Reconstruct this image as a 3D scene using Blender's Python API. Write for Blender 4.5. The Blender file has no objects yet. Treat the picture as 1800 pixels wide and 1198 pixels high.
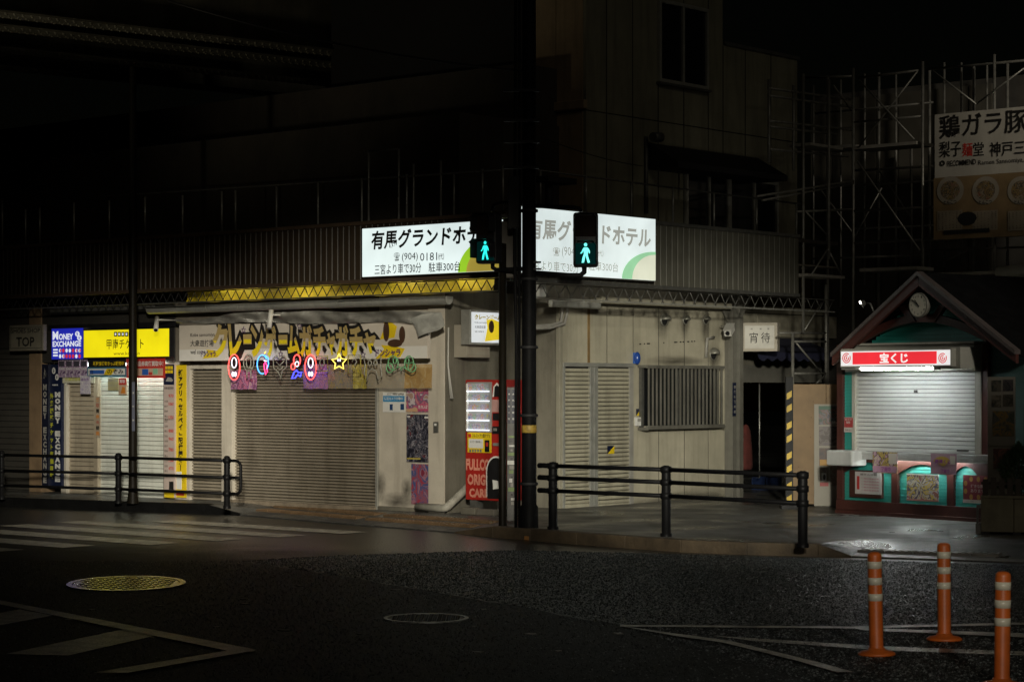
import bpy, bmesh, math, random
from mathutils import Vector, Matrix

random.seed(11)
SC = bpy.context.scene
COL = SC.collection

# ------------------------------------------------------------------ camera, sky, light, exposure
FPX, HY, CAMH = 3800.0, 677.0, 1.8        # focal length in photo pixels, horizon row, eye height
cam_d = bpy.data.cameras.new('camera')
cam = bpy.data.objects.new('camera', cam_d)
COL.objects.link(cam)
cam.location = (0, 0, CAMH)
cam.rotation_euler = (math.radians(90), 0, 0)
cam_d.sensor_width = 36.0
cam_d.lens = FPX / 1800.0 * 36.0
cam_d.shift_y = (HY - 599.0) / 1800.0
cam_d.clip_start = 0.1
cam_d.clip_end = 600.0
SC.camera = cam

world = bpy.data.worlds.new('World')
SC.world = world
world.use_nodes = True
wn = world.node_tree
sky = wn.nodes.new('ShaderNodeTexSky')
sky.sky_type = 'NISHITA'
sky.sun_disc = False
sky.sun_elevation = math.radians(3)
sky.sun_rotation = math.radians(200)
wn.links.new(sky.outputs[0], wn.nodes['Background'].inputs[0])
wn.nodes['Background'].inputs[1].default_value = 0.0003

SC.view_settings.view_transform = 'Standard'
SC.view_settings.look = 'None'
SC.view_settings.gamma = 1.0
SC.view_settings.exposure = 0.0
SC.view_settings.use_curve_mapping = False
SC.render.engine = 'CYCLES'
SC.cycles.use_denoising = True
SC.cycles.max_bounces = 6
SC.cycles.diffuse_bounces = 3
SC.cycles.glossy_bounces = 3
SC.cycles.transparent_max_bounces = 8
SC.cycles.sample_clamp_indirect = 4.0
SC.cycles.use_light_tree = True
SC.cycles.adaptive_threshold = .006

def lamp(name, kind, loc, target, power, col=(1, .9, .72), size=1.0, cone=28, blend=1.0):
    d = bpy.data.lights.new(name, kind)
    d.energy = power
    d.color = col
    if kind == 'SPOT':
        d.spot_size = math.radians(cone)
        d.spot_blend = blend
        d.shadow_soft_size = size
    o = bpy.data.objects.new(name, d)
    COL.objects.link(o)
    o.location = loc
    o.rotation_euler = (Vector(target) - Vector(loc)).to_track_quat('-Z', 'Y').to_euler()
    return o

# the glow of the town: one very weak sun, like moonlight from behind the camera
sun_d = bpy.data.lights.new('sun', 'SUN')
sun_d.energy = 0.07
sun_d.angle = math.radians(20)
sun_d.color = (1, .9, .7)
sun = bpy.data.objects.new('sun', sun_d)
COL.objects.link(sun)
sun.rotation_euler = Vector((-.38, .80, -.46)).to_track_quat('-Z', 'Y').to_euler()

# street floodlights and added fill spots, all unseen outside the frame
lamp('street_and_fill_spot', 'SPOT', (0, 3, 6.0), (-2.3, 29.4, .95), 18500, (1, .92, .75), .4, 14, .8)
lamp('street_and_fill_spot', 'SPOT', (-1, 3, 6.0), (-5.7, 31.6, .55), 25000, (1, .93, .78), .4, 12.5, .9)
lamp('street_and_fill_spot', 'SPOT', (2.0, 3, 4.8), (2.3, 30.3, 1.0), 20500, (1, .95, .79), .4, 13.5, .8)
lamp('street_and_fill_spot', 'SPOT', (-1, -4, 5.5), (4.3, 15.2, .5), 1750, (1, .88, .7), .4, 14)
lamp('street_and_fill_spot', 'SPOT', (11.5, 22, 8.0), (8.3, 31.9, 5.9), 2100, (1, .9, .74), .4, 22, 1)
lamp('street_and_fill_spot', 'SPOT', (-13, 22, 2.5), (-5.4, 29.0, 7.9), 620, (1, .88, .62), .3, 43, .9)  # added upward fill so the girders show, not a street lamp
lamp('street_and_fill_spot', 'SPOT', (3, -5, 6.5), (1.6, 19.5, 0), 3000, (1, .96, .86), .4, 17, 1)  # added fill that lifts the asphalt in mid road, no fixture stands there
lamp('street_and_fill_spot', 'SPOT', (9.0, 15, 6.5), (5.1, 27.5, 2.2), 1600, (1, .93, .8), .5, 18, 1)  # added fill for the kiosk gable and clock, no fixture stands there

# ------------------------------------------------------------------ helpers
class Frame:
    """A facade's own axes: x along it to the right, y into it, z up."""
    def __init__(s, origin, ex):
        s.o = Vector((origin[0], origin[1], 0))
        s.ex = Vector((ex[0], ex[1], 0)).normalized()
        s.ey = Vector((-s.ex.y, s.ex.x, 0))
        s.rot = math.atan2(s.ex.y, s.ex.x)
    def pt(s, u, y, z):
        return s.o + s.ex * u + s.ey * y + Vector((0, 0, z))
    def uz(s, px, py, off=0.0):
        a, b = (px - 900) / FPX, (HY - py) / FPX
        t = (s.o.dot(s.ey) - off) / (a * s.ey.x + s.ey.y)
        p = Vector((a * t, t, CAMH + b * t))
        return (p - s.o).dot(s.ex), p.z
    def u(s, px, off=0.0):
        return s.uz(px, HY, off)[0]
    def z(s, px, py, off=0.0):
        return s.uz(px, py, off)[1]
    def rect(s, x0, y0, x1, y1, off=0.0):
        xm = (x0 + x1) / 2
        return s.u(x0, off), s.u(x1, off), s.z(xm, y1, off), s.z(xm, y0, off)

def ground(px, py, z=0.0):
    t = (CAMH - z) * FPX / (py - HY)
    return Vector(((px - 900) / FPX * t, t, z))

DL, DR = (.7590, -.6511), (.6511, .7590)
P0 = ground(831, 903.6, .13)
L = Frame(P0, DL)
R = Frame(P0, DR)

GLY = {}
def glyphs(s, bold=0.0):
    k = (s, bold)
    if k not in GLY:
        c = bpy.data.curves.new('lettering', 'FONT')
        c.body = s
        c.resolution_u = 2
        c.offset = bold
        o = bpy.data.objects.new('lettering', c)
        m = o.to_mesh()
        GLY[k] = ([(v.co.x, v.co.y) for v in m.vertices], [list(p.vertices) for p in m.polygons])
        o.to_mesh_clear()
        bpy.data.objects.remove(o)
        bpy.data.curves.remove(c)
    return GLY[k]

class MB:
    def __init__(s):
        s.v, s.f, s.mi, s.sm, s.mats, s.c = [], [], [], [], [], 0
    def use(s, m):
        if m not in s.mats: s.mats.append(m)
        s.c = s.mats.index(m)
        return s
    def face(s, pts, smooth=False):
        n = len(s.v)
        s.v += [tuple(p) for p in pts]
        s.f.append(list(range(n, n + len(pts)))); s.mi.append(s.c); s.sm.append(smooth)
        return s
    def idx(s, vs, fs, smooth=False):
        n = len(s.v)
        s.v += [tuple(p) for p in vs]
        for f in fs:
            s.f.append([n + i for i in f]); s.mi.append(s.c); s.sm.append(smooth)
        return s
    def box(s, x0, x1, y0, y1, z0, z1):
        x0, x1 = min(x0, x1), max(x0, x1); y0, y1 = min(y0, y1), max(y0, y1); z0, z1 = min(z0, z1), max(z0, z1)
        v = [(x0,y0,z0),(x1,y0,z0),(x1,y1,z0),(x0,y1,z0),(x0,y0,z1),(x1,y0,z1),(x1,y1,z1),(x0,y1,z1)]
        return s.idx(v, [(0,3,2,1),(4,5,6,7),(0,1,5,4),(1,2,6,5),(2,3,7,6),(3,0,4,7)])
    def prism(s, pts, y0, y1):
        """polygon in x,z pushed along y"""
        a = sum(p[0]*q[1]-q[0]*p[1] for p, q in zip(pts, pts[1:]+pts[:1]))
        if a < 0: pts = pts[::-1]
        n = len(pts)
        v = [(p[0], y0, p[1]) for p in pts] + [(p[0], y1, p[1]) for p in pts]
        f = [tuple(range(n)), tuple(range(2*n-1, n-1, -1))] + [(i, i+n, (i+1)%n+n, (i+1)%n) for i in range(n)]
        return s.idx(v, f)
    def prismz(s, pts, z0, z1):
        a = sum(p[0]*q[1]-q[0]*p[1] for p, q in zip(pts, pts[1:]+pts[:1]))
        if a < 0: pts = pts[::-1]
        n = len(pts)
        v = [(p[0], p[1], z0) for p in pts] + [(p[0], p[1], z1) for p in pts]
        f = [tuple(range(n-1, -1, -1)), tuple(range(n, 2*n))] + [(i, (i+1)%n, (i+1)%n+n, i+n) for i in range(n)]
        return s.idx(v, f)
    def prismx(s, pts, x0, x1):
        """polygon in y,z pushed along x"""
        a = sum(p[0]*q[1]-q[0]*p[1] for p, q in zip(pts, pts[1:]+pts[:1]))
        if a < 0: pts = pts[::-1]
        n = len(pts)
        v = [(x0, p[0], p[1]) for p in pts] + [(x1, p[0], p[1]) for p in pts]
        f = [tuple(range(n-1, -1, -1)), tuple(range(n, 2*n))] + [(i, (i+1)%n, (i+1)%n+n, i+n) for i in range(n)]
        return s.idx(v, f)
    def tube(s, pts, r, n=8, closed=False):
        P = [Vector(p) for p in pts]; m = len(P); v = []; ref = None
        for i, p in enumerate(P):
            if closed: d = P[(i+1)%m] - P[i-1]
            else: d = P[min(i+1, m-1)] - P[max(i-1, 0)]
            d = d.normalized() if d.length > 1e-9 else Vector((0, 0, 1))
            if ref is None: ref = Vector((0,0,1)) if abs(d.z) < .9 else Vector((1,0,0))
            a = (ref - d*ref.dot(d))
            a = a.normalized() if a.length > 1e-6 else d.orthogonal().normalized()
            ref = a; b = d.cross(a)
            rr = r[i] if isinstance(r, (list, tuple)) else r
            v += [p + a*math.cos(2*math.pi*k/n)*rr + b*math.sin(2*math.pi*k/n)*rr for k in range(n)]
        f = []
        for i in range(m if closed else m-1):
            j = (i+1) % m
            f += [(i*n+k, i*n+(k+1)%n, j*n+(k+1)%n, j*n+k) for k in range(n)]
        s.idx(v, f, True)
        if not closed:
            q = len(s.v) - m*n
            s.f += [[q+k for k in range(n-1, -1, -1)], [q+(m-1)*n+k for k in range(n)]]
            s.mi += [s.c]*2; s.sm += [False]*2
        return s
    def lathe(s, prof, cx=0, cy=0, n=20, smooth=True):
        v = []; f = []
        for r, z in prof:
            v += [(cx + r*math.cos(2*math.pi*k/n), cy + r*math.sin(2*math.pi*k/n), z) for k in range(n)]
        for i in range(len(prof)-1):
            f += [(i*n+k, i*n+(k+1)%n, (i+1)*n+(k+1)%n, (i+1)*n+k) for k in range(n)]
        return s.idx(v, f, smooth)
    def text(s, t, x0, x1, z0, z1, y, bold=0.0, shear=0.0):
        vs, fs = glyphs(t, bold)
        if not vs: return s
        a, b = min(v[0] for v in vs), max(v[0] for v in vs)
        c, d = min(v[1] for v in vs), max(v[1] for v in vs)
        sx, sz = (x1-x0)/(b-a or 1), (z1-z0)/(d-c or 1)
        return s.idx([(x0+(v[0]-a)*sx + shear*(v[1]-c)*sz, y, z0+(v[1]-c)*sz) for v in vs], fs)
    def vtext(s, t, x0, x1, z0, z1, y, bold=0.0, fit=False):
        """letters one under the other"""
        n = len(t); h = (z1-z0)/n; w = x1-x0; xm = (x0+x1)/2
        for i, ch in enumerate(t):
            if ch == ' ': continue
            zc = z1 - h*(i+.5)
            if fit:
                s.text(ch, x0, x1, zc-h*.42, zc+h*.42, y, bold); continue
            vs, fs = glyphs(ch, bold)
            if not vs: continue
            k = min(w, h)*.98
            if ch in '「」ー':
                cx = (min(v[0] for v in vs)+max(v[0] for v in vs))/2; cz = (min(v[1] for v in vs)+max(v[1] for v in vs))/2
                s.idx([(xm+(v[1]-cz)*k, y, zc-(v[0]-cx)*k) for v in vs], fs)
            else:
                cx = (min(v[0] for v in vs)+max(v[0] for v in vs))/2
                s.idx([(xm+(v[0]-cx)*k, y, zc+(v[1]-.36)*k) for v in vs], fs)
        return s
    def mesh(s, name, mat=None, bev=0.0):
        me = bpy.data.meshes.new(name)
        me.from_pydata(s.v, [], s.f)
        ms = s.mats or [mat]
        for m in ms: me.materials.append(m)
        me.polygons.foreach_set('material_index', s.mi if s.mats else [0]*len(s.f))
        me.polygons.foreach_set('use_smooth', s.sm)
        if bev:
            bm = bmesh.new(); bm.from_mesh(me)
            bmesh.ops.remove_doubles(bm, verts=bm.verts, dist=1e-5)
            es = [e for e in bm.edges if len(e.link_faces) == 2 and e.calc_face_angle(0) > .6]
            bmesh.ops.bevel(bm, geom=es, offset=bev, segments=2, affect='EDGES', profile=.5, clamp_overlap=True)
            bm.to_mesh(me); bm.free()
        me.update()
        return me
    def build(s, name, mat=None, parent=None, bev=0.0, loc=None):
        o = bpy.data.objects.new(name, s.mesh(name, mat, bev))
        COL.objects.link(o)
        if parent is not None: o.parent = parent
        if loc is not None: o.location = loc
        return o

def inst(name, me, parent, loc, rot=None):
    o = bpy.data.objects.new(name, me)
    COL.objects.link(o)
    o.parent = parent
    o.location = loc
    if rot: o.rotation_euler = rot
    return o

def tag(o, label=None, cat=None, group=None, kind=None):
    if label: o['label'] = label
    if cat: o['category'] = cat
    if group: o['group'] = group
    if kind: o['kind'] = kind
    return o

def thing(name, label, cat, F=None, u=0, y=0, z=0, group=None, rz=0.0, loc=None):
    o = bpy.data.objects.new(name, None)
    o.empty_display_size = .1
    COL.objects.link(o)
    o.location = loc if loc is not None else F.pt(u, y, z)
    o.rotation_euler = (0, 0, (F.rot if F else 0) + rz)
    return tag(o, label, cat, group)

def struct(o):
    o['kind'] = 'structure'
    return o

def fit_map(ch, r, shear=0.0):
    vs, fs = glyphs(ch, 0.0)
    a, b = min(v[0] for v in vs), max(v[0] for v in vs); c, d = min(v[1] for v in vs), max(v[1] for v in vs)
    sx, sz = (r[1]-r[0])/(b-a), (r[3]-r[2])/(d-c)
    return lambda v: (r[0]+(v[0]-a)*sx + shear*(v[1]-c)*sz, r[2]+(v[1]-c)*sz)
# ------------------------------------------------------------------ materials
MATS = {}
def mat(key, col=(.5,.5,.5), rough=.6, metal=0.0, var=.25, scale=3.0, streak=0.0, bump=0.0, bscale=80.0,
        emit=None, es=0.0, spec=.5, dirt=(.05,.04,.03), fine=0.0):
    if key in MATS: return MATS[key]
    m = bpy.data.materials.new(key); m.use_nodes = True
    nt = m.node_tree; N = nt.nodes; K = nt.links; b = N['Principled BSDF']
    b.inputs['Roughness'].default_value = rough
    b.inputs['Metallic'].default_value = metal
    b.inputs['Specular IOR Level'].default_value = spec
    geo = N.new('ShaderNodeNewGeometry')
    nz = N.new('ShaderNodeTexNoise'); nz.inputs['Scale'].default_value = scale; nz.inputs['Detail'].default_value = 6; nz.inputs['Roughness'].default_value = .62
    K.new(geo.outputs['Position'], nz.inputs['Vector'])
    mr = N.new('ShaderNodeMapRange'); mr.inputs[1].default_value = .3; mr.inputs[2].default_value = .7
    mr.inputs[3].default_value = 1 - var; mr.inputs[4].default_value = 1 + var*.5
    K.new(nz.outputs['Fac'], mr.inputs[0])
    mul = N.new('ShaderNodeMix'); mul.data_type = 'RGBA'; mul.blend_type = 'MULTIPLY'; mul.inputs[0].default_value = 1
    mul.inputs[6].default_value = (*col, 1)
    K.new(mr.outputs[0], mul.inputs[7])
    out = mul.outputs[2]
    if streak:
        mp = N.new('ShaderNodeMapping'); mp.inputs['Scale'].default_value = (5, 5, .45)
        K.new(geo.outputs['Position'], mp.inputs[0])
        n2 = N.new('ShaderNodeTexNoise'); n2.inputs['Scale'].default_value = 1.3; n2.inputs['Detail'].default_value = 7; n2.inputs['Roughness'].default_value = .65
        K.new(mp.outputs[0], n2.inputs['Vector'])
        r2 = N.new('ShaderNodeMapRange'); r2.inputs[1].default_value = .48; r2.inputs[2].default_value = .74; r2.inputs[4].default_value = streak
        K.new(n2.outputs['Fac'], r2.inputs[0])
        mx = N.new('ShaderNodeMix'); mx.data_type = 'RGBA'; mx.inputs[7].default_value = (*dirt, 1)
        K.new(r2.outputs[0], mx.inputs[0]); K.new(out, mx.inputs[6]); out = mx.outputs[2]
    if fine:
        n4 = N.new('ShaderNodeTexNoise'); n4.inputs['Scale'].default_value = bscale*1.7; n4.inputs['Detail'].default_value = 3
        K.new(geo.outputs['Position'], n4.inputs['Vector'])
        r4 = N.new('ShaderNodeMapRange'); r4.inputs[1].default_value = .35; r4.inputs[2].default_value = .68; r4.inputs[3].default_value = 1-fine; r4.inputs[4].default_value = 1+fine
        K.new(n4.outputs['Fac'], r4.inputs[0])
        m4 = N.new('ShaderNodeMix'); m4.data_type = 'RGBA'; m4.blend_type = 'MULTIPLY'; m4.inputs[0].default_value = 1
        K.new(out, m4.inputs[6]); K.new(r4.outputs[0], m4.inputs[7]); out = m4.outputs[2]
    K.new(out, b.inputs['Base Color'])
    if bump:
        n3 = N.new('ShaderNodeTexNoise'); n3.inputs['Scale'].default_value = bscale; n3.inputs['Detail'].default_value = 4
        K.new(geo.outputs['Position'], n3.inputs['Vector'])
        bp = N.new('ShaderNodeBump'); bp.inputs['Strength'].default_value = bump; bp.inputs['Distance'].default_value = .02
        K.new(n3.outputs['Fac'], bp.inputs['Height']); K.new(bp.outputs[0], b.inputs['Normal'])
    if emit:
        b.inputs['Emission Color'].default_value = (*emit, 1)
        b.inputs['Emission Strength'].default_value = es
    MATS[key] = m
    return m

def lit(key, col, es, rough=.5, uneven=.12):
    """a lit plastic face: a little uneven, as over tubes"""
    if key in MATS: return MATS[key]
    m = mat(key, tuple(c*.5 for c in col), rough, emit=col, es=es)
    nt = m.node_tree; N = nt.nodes; K = nt.links; b = N['Principled BSDF']
    geo = N.new('ShaderNodeNewGeometry')
    nz = N.new('ShaderNodeTexNoise'); nz.inputs['Scale'].default_value = 2.2; nz.inputs['Detail'].default_value = 2
    K.new(geo.outputs['Position'], nz.inputs['Vector'])
    mr = N.new('ShaderNodeMapRange'); mr.inputs[1].default_value = .3; mr.inputs[2].default_value = .7
    mr.inputs[3].default_value = es*(1-uneven); mr.inputs[4].default_value = es*(1+uneven*.4)
    K.new(nz.outputs['Fac'], mr.inputs[0]); K.new(mr.outputs[0], b.inputs['Emission Strength'])
    return m

def printed(key, pal, scale=9.0, rough=.45, distort=1.2, seed=0.0, emit=0.0):
    """a printed picture: flat patches of a palette"""
    if key in MATS: return MATS[key]
    m = bpy.data.materials.new(key); m.use_nodes = True
    nt = m.node_tree; N = nt.nodes; K = nt.links; b = N['Principled BSDF']; b.inputs['Roughness'].default_value = rough
    tc = N.new('ShaderNodeTexCoord'); mp = N.new('ShaderNodeMapping'); mp.inputs['Location'].default_value = (seed*3.1, seed*1.7, seed*2.3)
    K.new(tc.outputs['Object'], mp.inputs[0])
    nz = N.new('ShaderNodeTexNoise'); nz.inputs['Scale'].default_value = scale; nz.inputs['Detail'].default_value = 3.5
    nz.inputs['Distortion'].default_value = distort; nz.inputs['Roughness'].default_value = .55
    K.new(mp.outputs[0], nz.inputs['Vector'])
    cr = N.new('ShaderNodeValToRGB'); cr.color_ramp.interpolation = 'CONSTANT'
    e = cr.color_ramp.elements; n = len(pal)
    e[0].position = 0; e[0].color = (*pal[0], 1); e[1].position = .33 + .34/n; e[1].color = (*pal[1], 1)
    for i in range(2, n):
        q = e.new(.33 + .34*i/n); q.color = (*pal[i], 1)
    K.new(nz.outputs['Fac'], cr.inputs[0]); K.new(cr.outputs[0], b.inputs['Base Color'])
    if emit:
        K.new(cr.outputs[0], b.inputs['Emission Color']); b.inputs['Emission Strength'].default_value = emit
    MATS[key] = m
    return m

def clear(key, col, alpha, rough=.2, pal=None, scale=8.0, seed=0.0):
    """printed see-through vinyl"""
    if key in MATS: return MATS[key]
    m = printed(key, pal or [col, col], scale, rough, 1.0, seed)
    m.node_tree.nodes['Principled BSDF'].inputs['Alpha'].default_value = alpha
    return m

BLACK = mat('black_paint', (.012,.012,.013), .35, var=.3, scale=12)
BLACKM = mat('matt_black', (.008,.008,.009), .7)
INK = mat('black_ink', (.012,.011,.010), .55, var=.05)
DARK = mat('dark_void', (.006,.006,.006), .9)
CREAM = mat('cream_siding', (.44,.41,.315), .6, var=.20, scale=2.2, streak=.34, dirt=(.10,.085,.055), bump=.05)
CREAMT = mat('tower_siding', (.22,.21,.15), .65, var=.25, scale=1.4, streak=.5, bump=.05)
WHITEW = mat('white_render', (.50,.46,.385), .7, var=.16, scale=2.5, streak=.35, dirt=(.13,.10,.07), bump=.12, bscale=40)
SLATW = mat('pale_slat', (.66,.68,.61), .45, var=.12, scale=3, streak=.25, dirt=(.2,.18,.13))
SLATB = mat('beige_slat', (.40,.345,.255), .5, var=.2, scale=2.5, streak=.4, dirt=(.1,.08,.05))
SLATG = mat('brown_slat', (.265,.232,.178), .5, var=.2, scale=2.5, streak=.45, dirt=(.08,.065,.045))
SLATD = mat('grey_slat', (.045,.042,.035), .6, var=.2, streak=.4)
GREYW = mat('grey_wall', (.15,.14,.11), .8, var=.3, scale=1.8, streak=.55, bump=.15, bscale=30)
DARKW = mat('dark_wall', (.034,.029,.022), .85, var=.5, scale=1.2, streak=.5, bump=.2, bscale=20)
BROWN = mat('brown_fascia', (.034,.023,.013), .55, var=.25, scale=3, streak=.3)
FASCIAG = mat('grey_fascia', (.10,.097,.078), .55, var=.25, scale=3, streak=.45)
STEEL = mat('galvanised_steel', (.34,.34,.31), .42, .55, var=.3, scale=14)
STEELD = mat('dull_steel', (.12,.12,.11), .5, .4, var=.35, scale=12)
ALU = mat('aluminium', (.45,.45,.41), .4, .5, var=.2, scale=8)
PIPEG = mat('grey_pipe', (.30,.29,.26), .5, var=.2, scale=5, streak=.3)
REDBR = mat('red_brown_paint', (.074,.024,.019), .42, var=.25, scale=5, bump=.05)
TEAL = mat('teal_paint', (.035,.30,.255), .45, var=.15, scale=4)
YEL = mat('yellow_print', (.72,.52,.012), .45, var=.12)
NAVY = mat('navy_print', (.007,.012,.038), .45, var=.15)
WHITEP = mat('white_print', (.66,.66,.63), .45, var=.08)
PAPER = mat('paper', (.62,.58,.52), .6, var=.08)
REDP = mat('red_print', (.48,.035,.026), .4, var=.1)
BLUEP = mat('blue_print', (.03,.11,.42), .4, var=.1)
GLASSD = mat('dark_glass', (.01,.011,.012), .08, var=.1)
# ------------------------------------------------------------------ ground
ASPH = mat('asphalt', (.022,.022,.020), .62, var=.45, scale=.9, bump=.4, bscale=30, fine=.6, spec=.14)
def wet_gutter(m):
    """the asphalt is damp along the gutter and dries towards the middle of the road"""
    nt = m.node_tree; N = nt.nodes; K = nt.links; b = N['Principled BSDF']
    geo = N.new('ShaderNodeNewGeometry'); dp = N.new('ShaderNodeVectorMath'); dp.operation = 'DOT_PRODUCT'; dp.inputs[1].default_value = (.651, .759, 0)
    K.new(geo.outputs['Position'], dp.inputs[0])
    nz = N.new('ShaderNodeTexNoise'); nz.inputs['Scale'].default_value = .55; nz.inputs['Detail'].default_value = 6; nz.inputs['Roughness'].default_value = .65
    K.new(geo.outputs['Position'], nz.inputs['Vector'])
    ad = N.new('ShaderNodeMath'); ad.operation = 'MULTIPLY_ADD'; ad.inputs[1].default_value = 4.0; K.new(nz.outputs['Fac'], ad.inputs[0]); K.new(dp.outputs['Value'], ad.inputs[2])
    mr = N.new('ShaderNodeMapRange'); mr.inputs[1].default_value = 16.2; mr.inputs[2].default_value = 19.6; mr.interpolation_type = 'SMOOTHSTEP'; K.new(ad.outputs[0], mr.inputs[0])
    for sock, lo, hi in (('Roughness', .62, .30), ('Specular IOR Level', .13, .62)):
        r = N.new('ShaderNodeMapRange'); r.inputs[3].default_value = lo; r.inputs[4].default_value = hi
        K.new(mr.outputs[0], r.inputs[0]); K.new(r.outputs[0], b.inputs[sock])
wet_gutter(ASPH)
ASPHR = mat('rough_asphalt', (.026,.0275,.0265), .40, var=.45, scale=1.4, bump=1.0, bscale=20, fine=.9, spec=.34)
SIDEW = mat('sidewalk_asphalt', (.096,.095,.088), .42, var=.55, scale=1.6, bump=.22, bscale=40, fine=.45, streak=.5, dirt=(.03,.028,.024))
def rough_noise(m, lo, hi, sc):
    nt = m.node_tree; N = nt.nodes; nz = N.new('ShaderNodeTexNoise'); nz.inputs['Scale'].default_value = sc; nz.inputs['Detail'].default_value = 5
    geo = N.new('ShaderNodeNewGeometry'); mr = N.new('ShaderNodeMapRange'); mr.inputs[1].default_value = .38; mr.inputs[2].default_value = .62; mr.inputs[3].default_value = lo; mr.inputs[4].default_value = hi
    nt.links.new(geo.outputs['Position'], nz.inputs['Vector']); nt.links.new(nz.outputs['Fac'], mr.inputs[0]); nt.links.new(mr.outputs[0], N['Principled BSDF'].inputs['Roughness'])
rough_noise(SIDEW, .26, .62, 1.1)
KERBD = mat('black_kerb', (.005,.005,.005), .85, spec=.05, var=.4, scale=6, bump=.2)
KERBR = mat('brown_kerb', (.085,.060,.034), .75, var=.5, scale=3.5, bump=.3, bscale=30)
PAINT = mat('worn_road_paint', (.44,.42,.35), .40, var=.5, scale=5, bump=.25, bscale=50, fine=.45, streak=.9, dirt=(.04,.04,.036))
TACT = mat('tactile_tile', (.15,.095,.05), .5, var=.35, scale=4, bump=.1)
TACTG = mat('grey_tactile_tile', (.20,.19,.165), .42, var=.35, scale=4, bump=.1)

road = MB()
road.idx([(-90,-40,0),(90,-40,0),(90,150,0),(-90,150,0)], [(0,1,2,3)])
struct(road.build('road', ASPH))

def flat(name, pix, z, m):
    b = MB(); pts = [ground(x, y, z) for x, y in pix]
    n = len(pts)
    a = sum(p.x*q.y-q.x*p.y for p, q in zip(pts, pts[1:]+pts[:1]))
    if a < 0: pts = pts[::-1]
    b.idx(pts, [list(range(n))])
    return struct(b.build(name, m))

random.seed(5)
def jag(pix, step=22, amp=1.6):
    out = []
    for (x0, y0), (x1, y1) in zip(pix, pix[1:]+pix[:1]):
        k = max(1, int(math.hypot(x1-x0, y1-y0)/step))
        out += [(x0+(x1-x0)*i/k, y0+(y1-y0)*i/k + (random.uniform(-amp, amp) if i else 0)) for i in range(k)]
    return out
PATCH = [(425,986),(520,980),(600,976),(900,967),(1200,974),(1480,983),(1900,998),(1900,1096),(1500,1099),(1090,1097),(1033,1089),(960,1074),(883,1060),(800,1046),(700,1029),(600,1011)]
flat('road_patch', jag(PATCH), .004, ASPHR)
# zebra stripes run parallel to the left shops
for v, ua, ub in ((18.75,-22.2,-18.6),(17.85,-23,-18.75),(16.95,-23,-18.85),(16.05,-23,-18.95),(15.15,-23,-19.35),(14.25,-23,-19.45)):
    b = MB()
    p = [Vector((DL[0],DL[1],0))*u_ + Vector((-DL[1],DL[0],0))*(v+dv) + Vector((0,0,.006)) for u_, dv in ((ua,-.23),(ub,-.23),(ub,.23),(ua,.23))]
    b.idx(p, [(0,1,2,3)])
    struct(b.build('crosswalk_stripe', PAINT))
flat('lane_marking', [(-40,1047),(0,1054),(452,1141),(443,1144),(400,1142.5),(0,1061),(-40,1054)], .010, PAINT)
flat('lane_marking', [(449,1141.8),(398,1142.6),(165,1181),(225,1181)], .014, PAINT)
flat('lane_marking', [(222,1104),(278,1115),(120,1151),(10,1148)], .006, PAINT)
flat('lane_marking', [(35,1070),(92,1081),(0,1098),(-80,1106),(-80,1091)], .006, PAINT)
flat('lane_marking', [(1090,1097),(1500,1100),(1800,1093),(1860,1091),(1860,1095),(1800,1097),(1500,1103.5),(1090,1100)], .010, PAINT)
flat('lane_marking', [(1500,1103),(1560,1104),(1860,1114),(1860,1122),(1640,1112),(1520,1107)], .014, PAINT)
flat('lane_marking', [(1250,1116),(1553,1135),(1860,1146),(1860,1153),(1553,1142),(1330,1126)], .006, PAINT)
flat('lane_marking', [(1090,1099),(1200,1114),(1283,1125),(1440,1163),(1500,1180),(1470,1180),(1400,1160),(1270,1128),(1190,1117)], .014, PAINT)

# sidewalk: outline along the kerb, from far left to right, with the height of its edge
EDGE = [(-30.3,44.57,.13),(-4.3,30.29,.13),(-3.77,29.95,.015),(-2.13,27.95,.015),(-.69,26.35,.015),(-.22,25.60,.13),(.22,25.10,.13),(.74,24.48,.13),(1.26,23.93,.13),(1.83,23.35,.13),(2.5,22.98,.13),(3.22,22.74,.13),(3.55,22.60,.015),(5.17,21.85,.015),(14,18.0,.015)]
E = [Vector((x, y, 0)) for x, y, h in EDGE]; H = [h for x, y, h in EDGE]
IN = []
for i in range(len(E)):
    d = (E[min(i+1, len(E)-1)] - E[max(i-1, 0)]).normalized()
    IN.append(Vector((-d.y, d.x, 0)))
sb = MB()
rows = [(0.0, -.05, None), (0.0, 0, 0.0), (.45, 0, .5), (.95, 0, 1.0)]
V = []
for i in range(len(E)):
    for d, zz, k in rows:
        p = E[i] + IN[i]*d
        V.append((p.x, p.y, zz if k is None else H[i] + (.13-H[i])*k))
n = len(rows)
Fc = []
for i in range(len(E)-1):
    for k in range(n-1):
        Fc.append((i*n+k, (i+1)*n+k, (i+1)*n+k+1, i*n+k+1))
base = len(V)
V += [(60, 30, .13), (60, 90, .13), (-60, 90, .13), (-60, 50, .13)]
Fc.append([i*n+n-1 for i in range(len(E))] + [base, base+1, base+2, base+3])
sb.idx(V, Fc)
sidewalk = struct(sb.build('sidewalk', SIDEW))

def walk_z(i, t, d):
    h = H[i] + (H[i+1]-H[i])*t
    return h + (.13-h)*min(1, d/.95)

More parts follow.
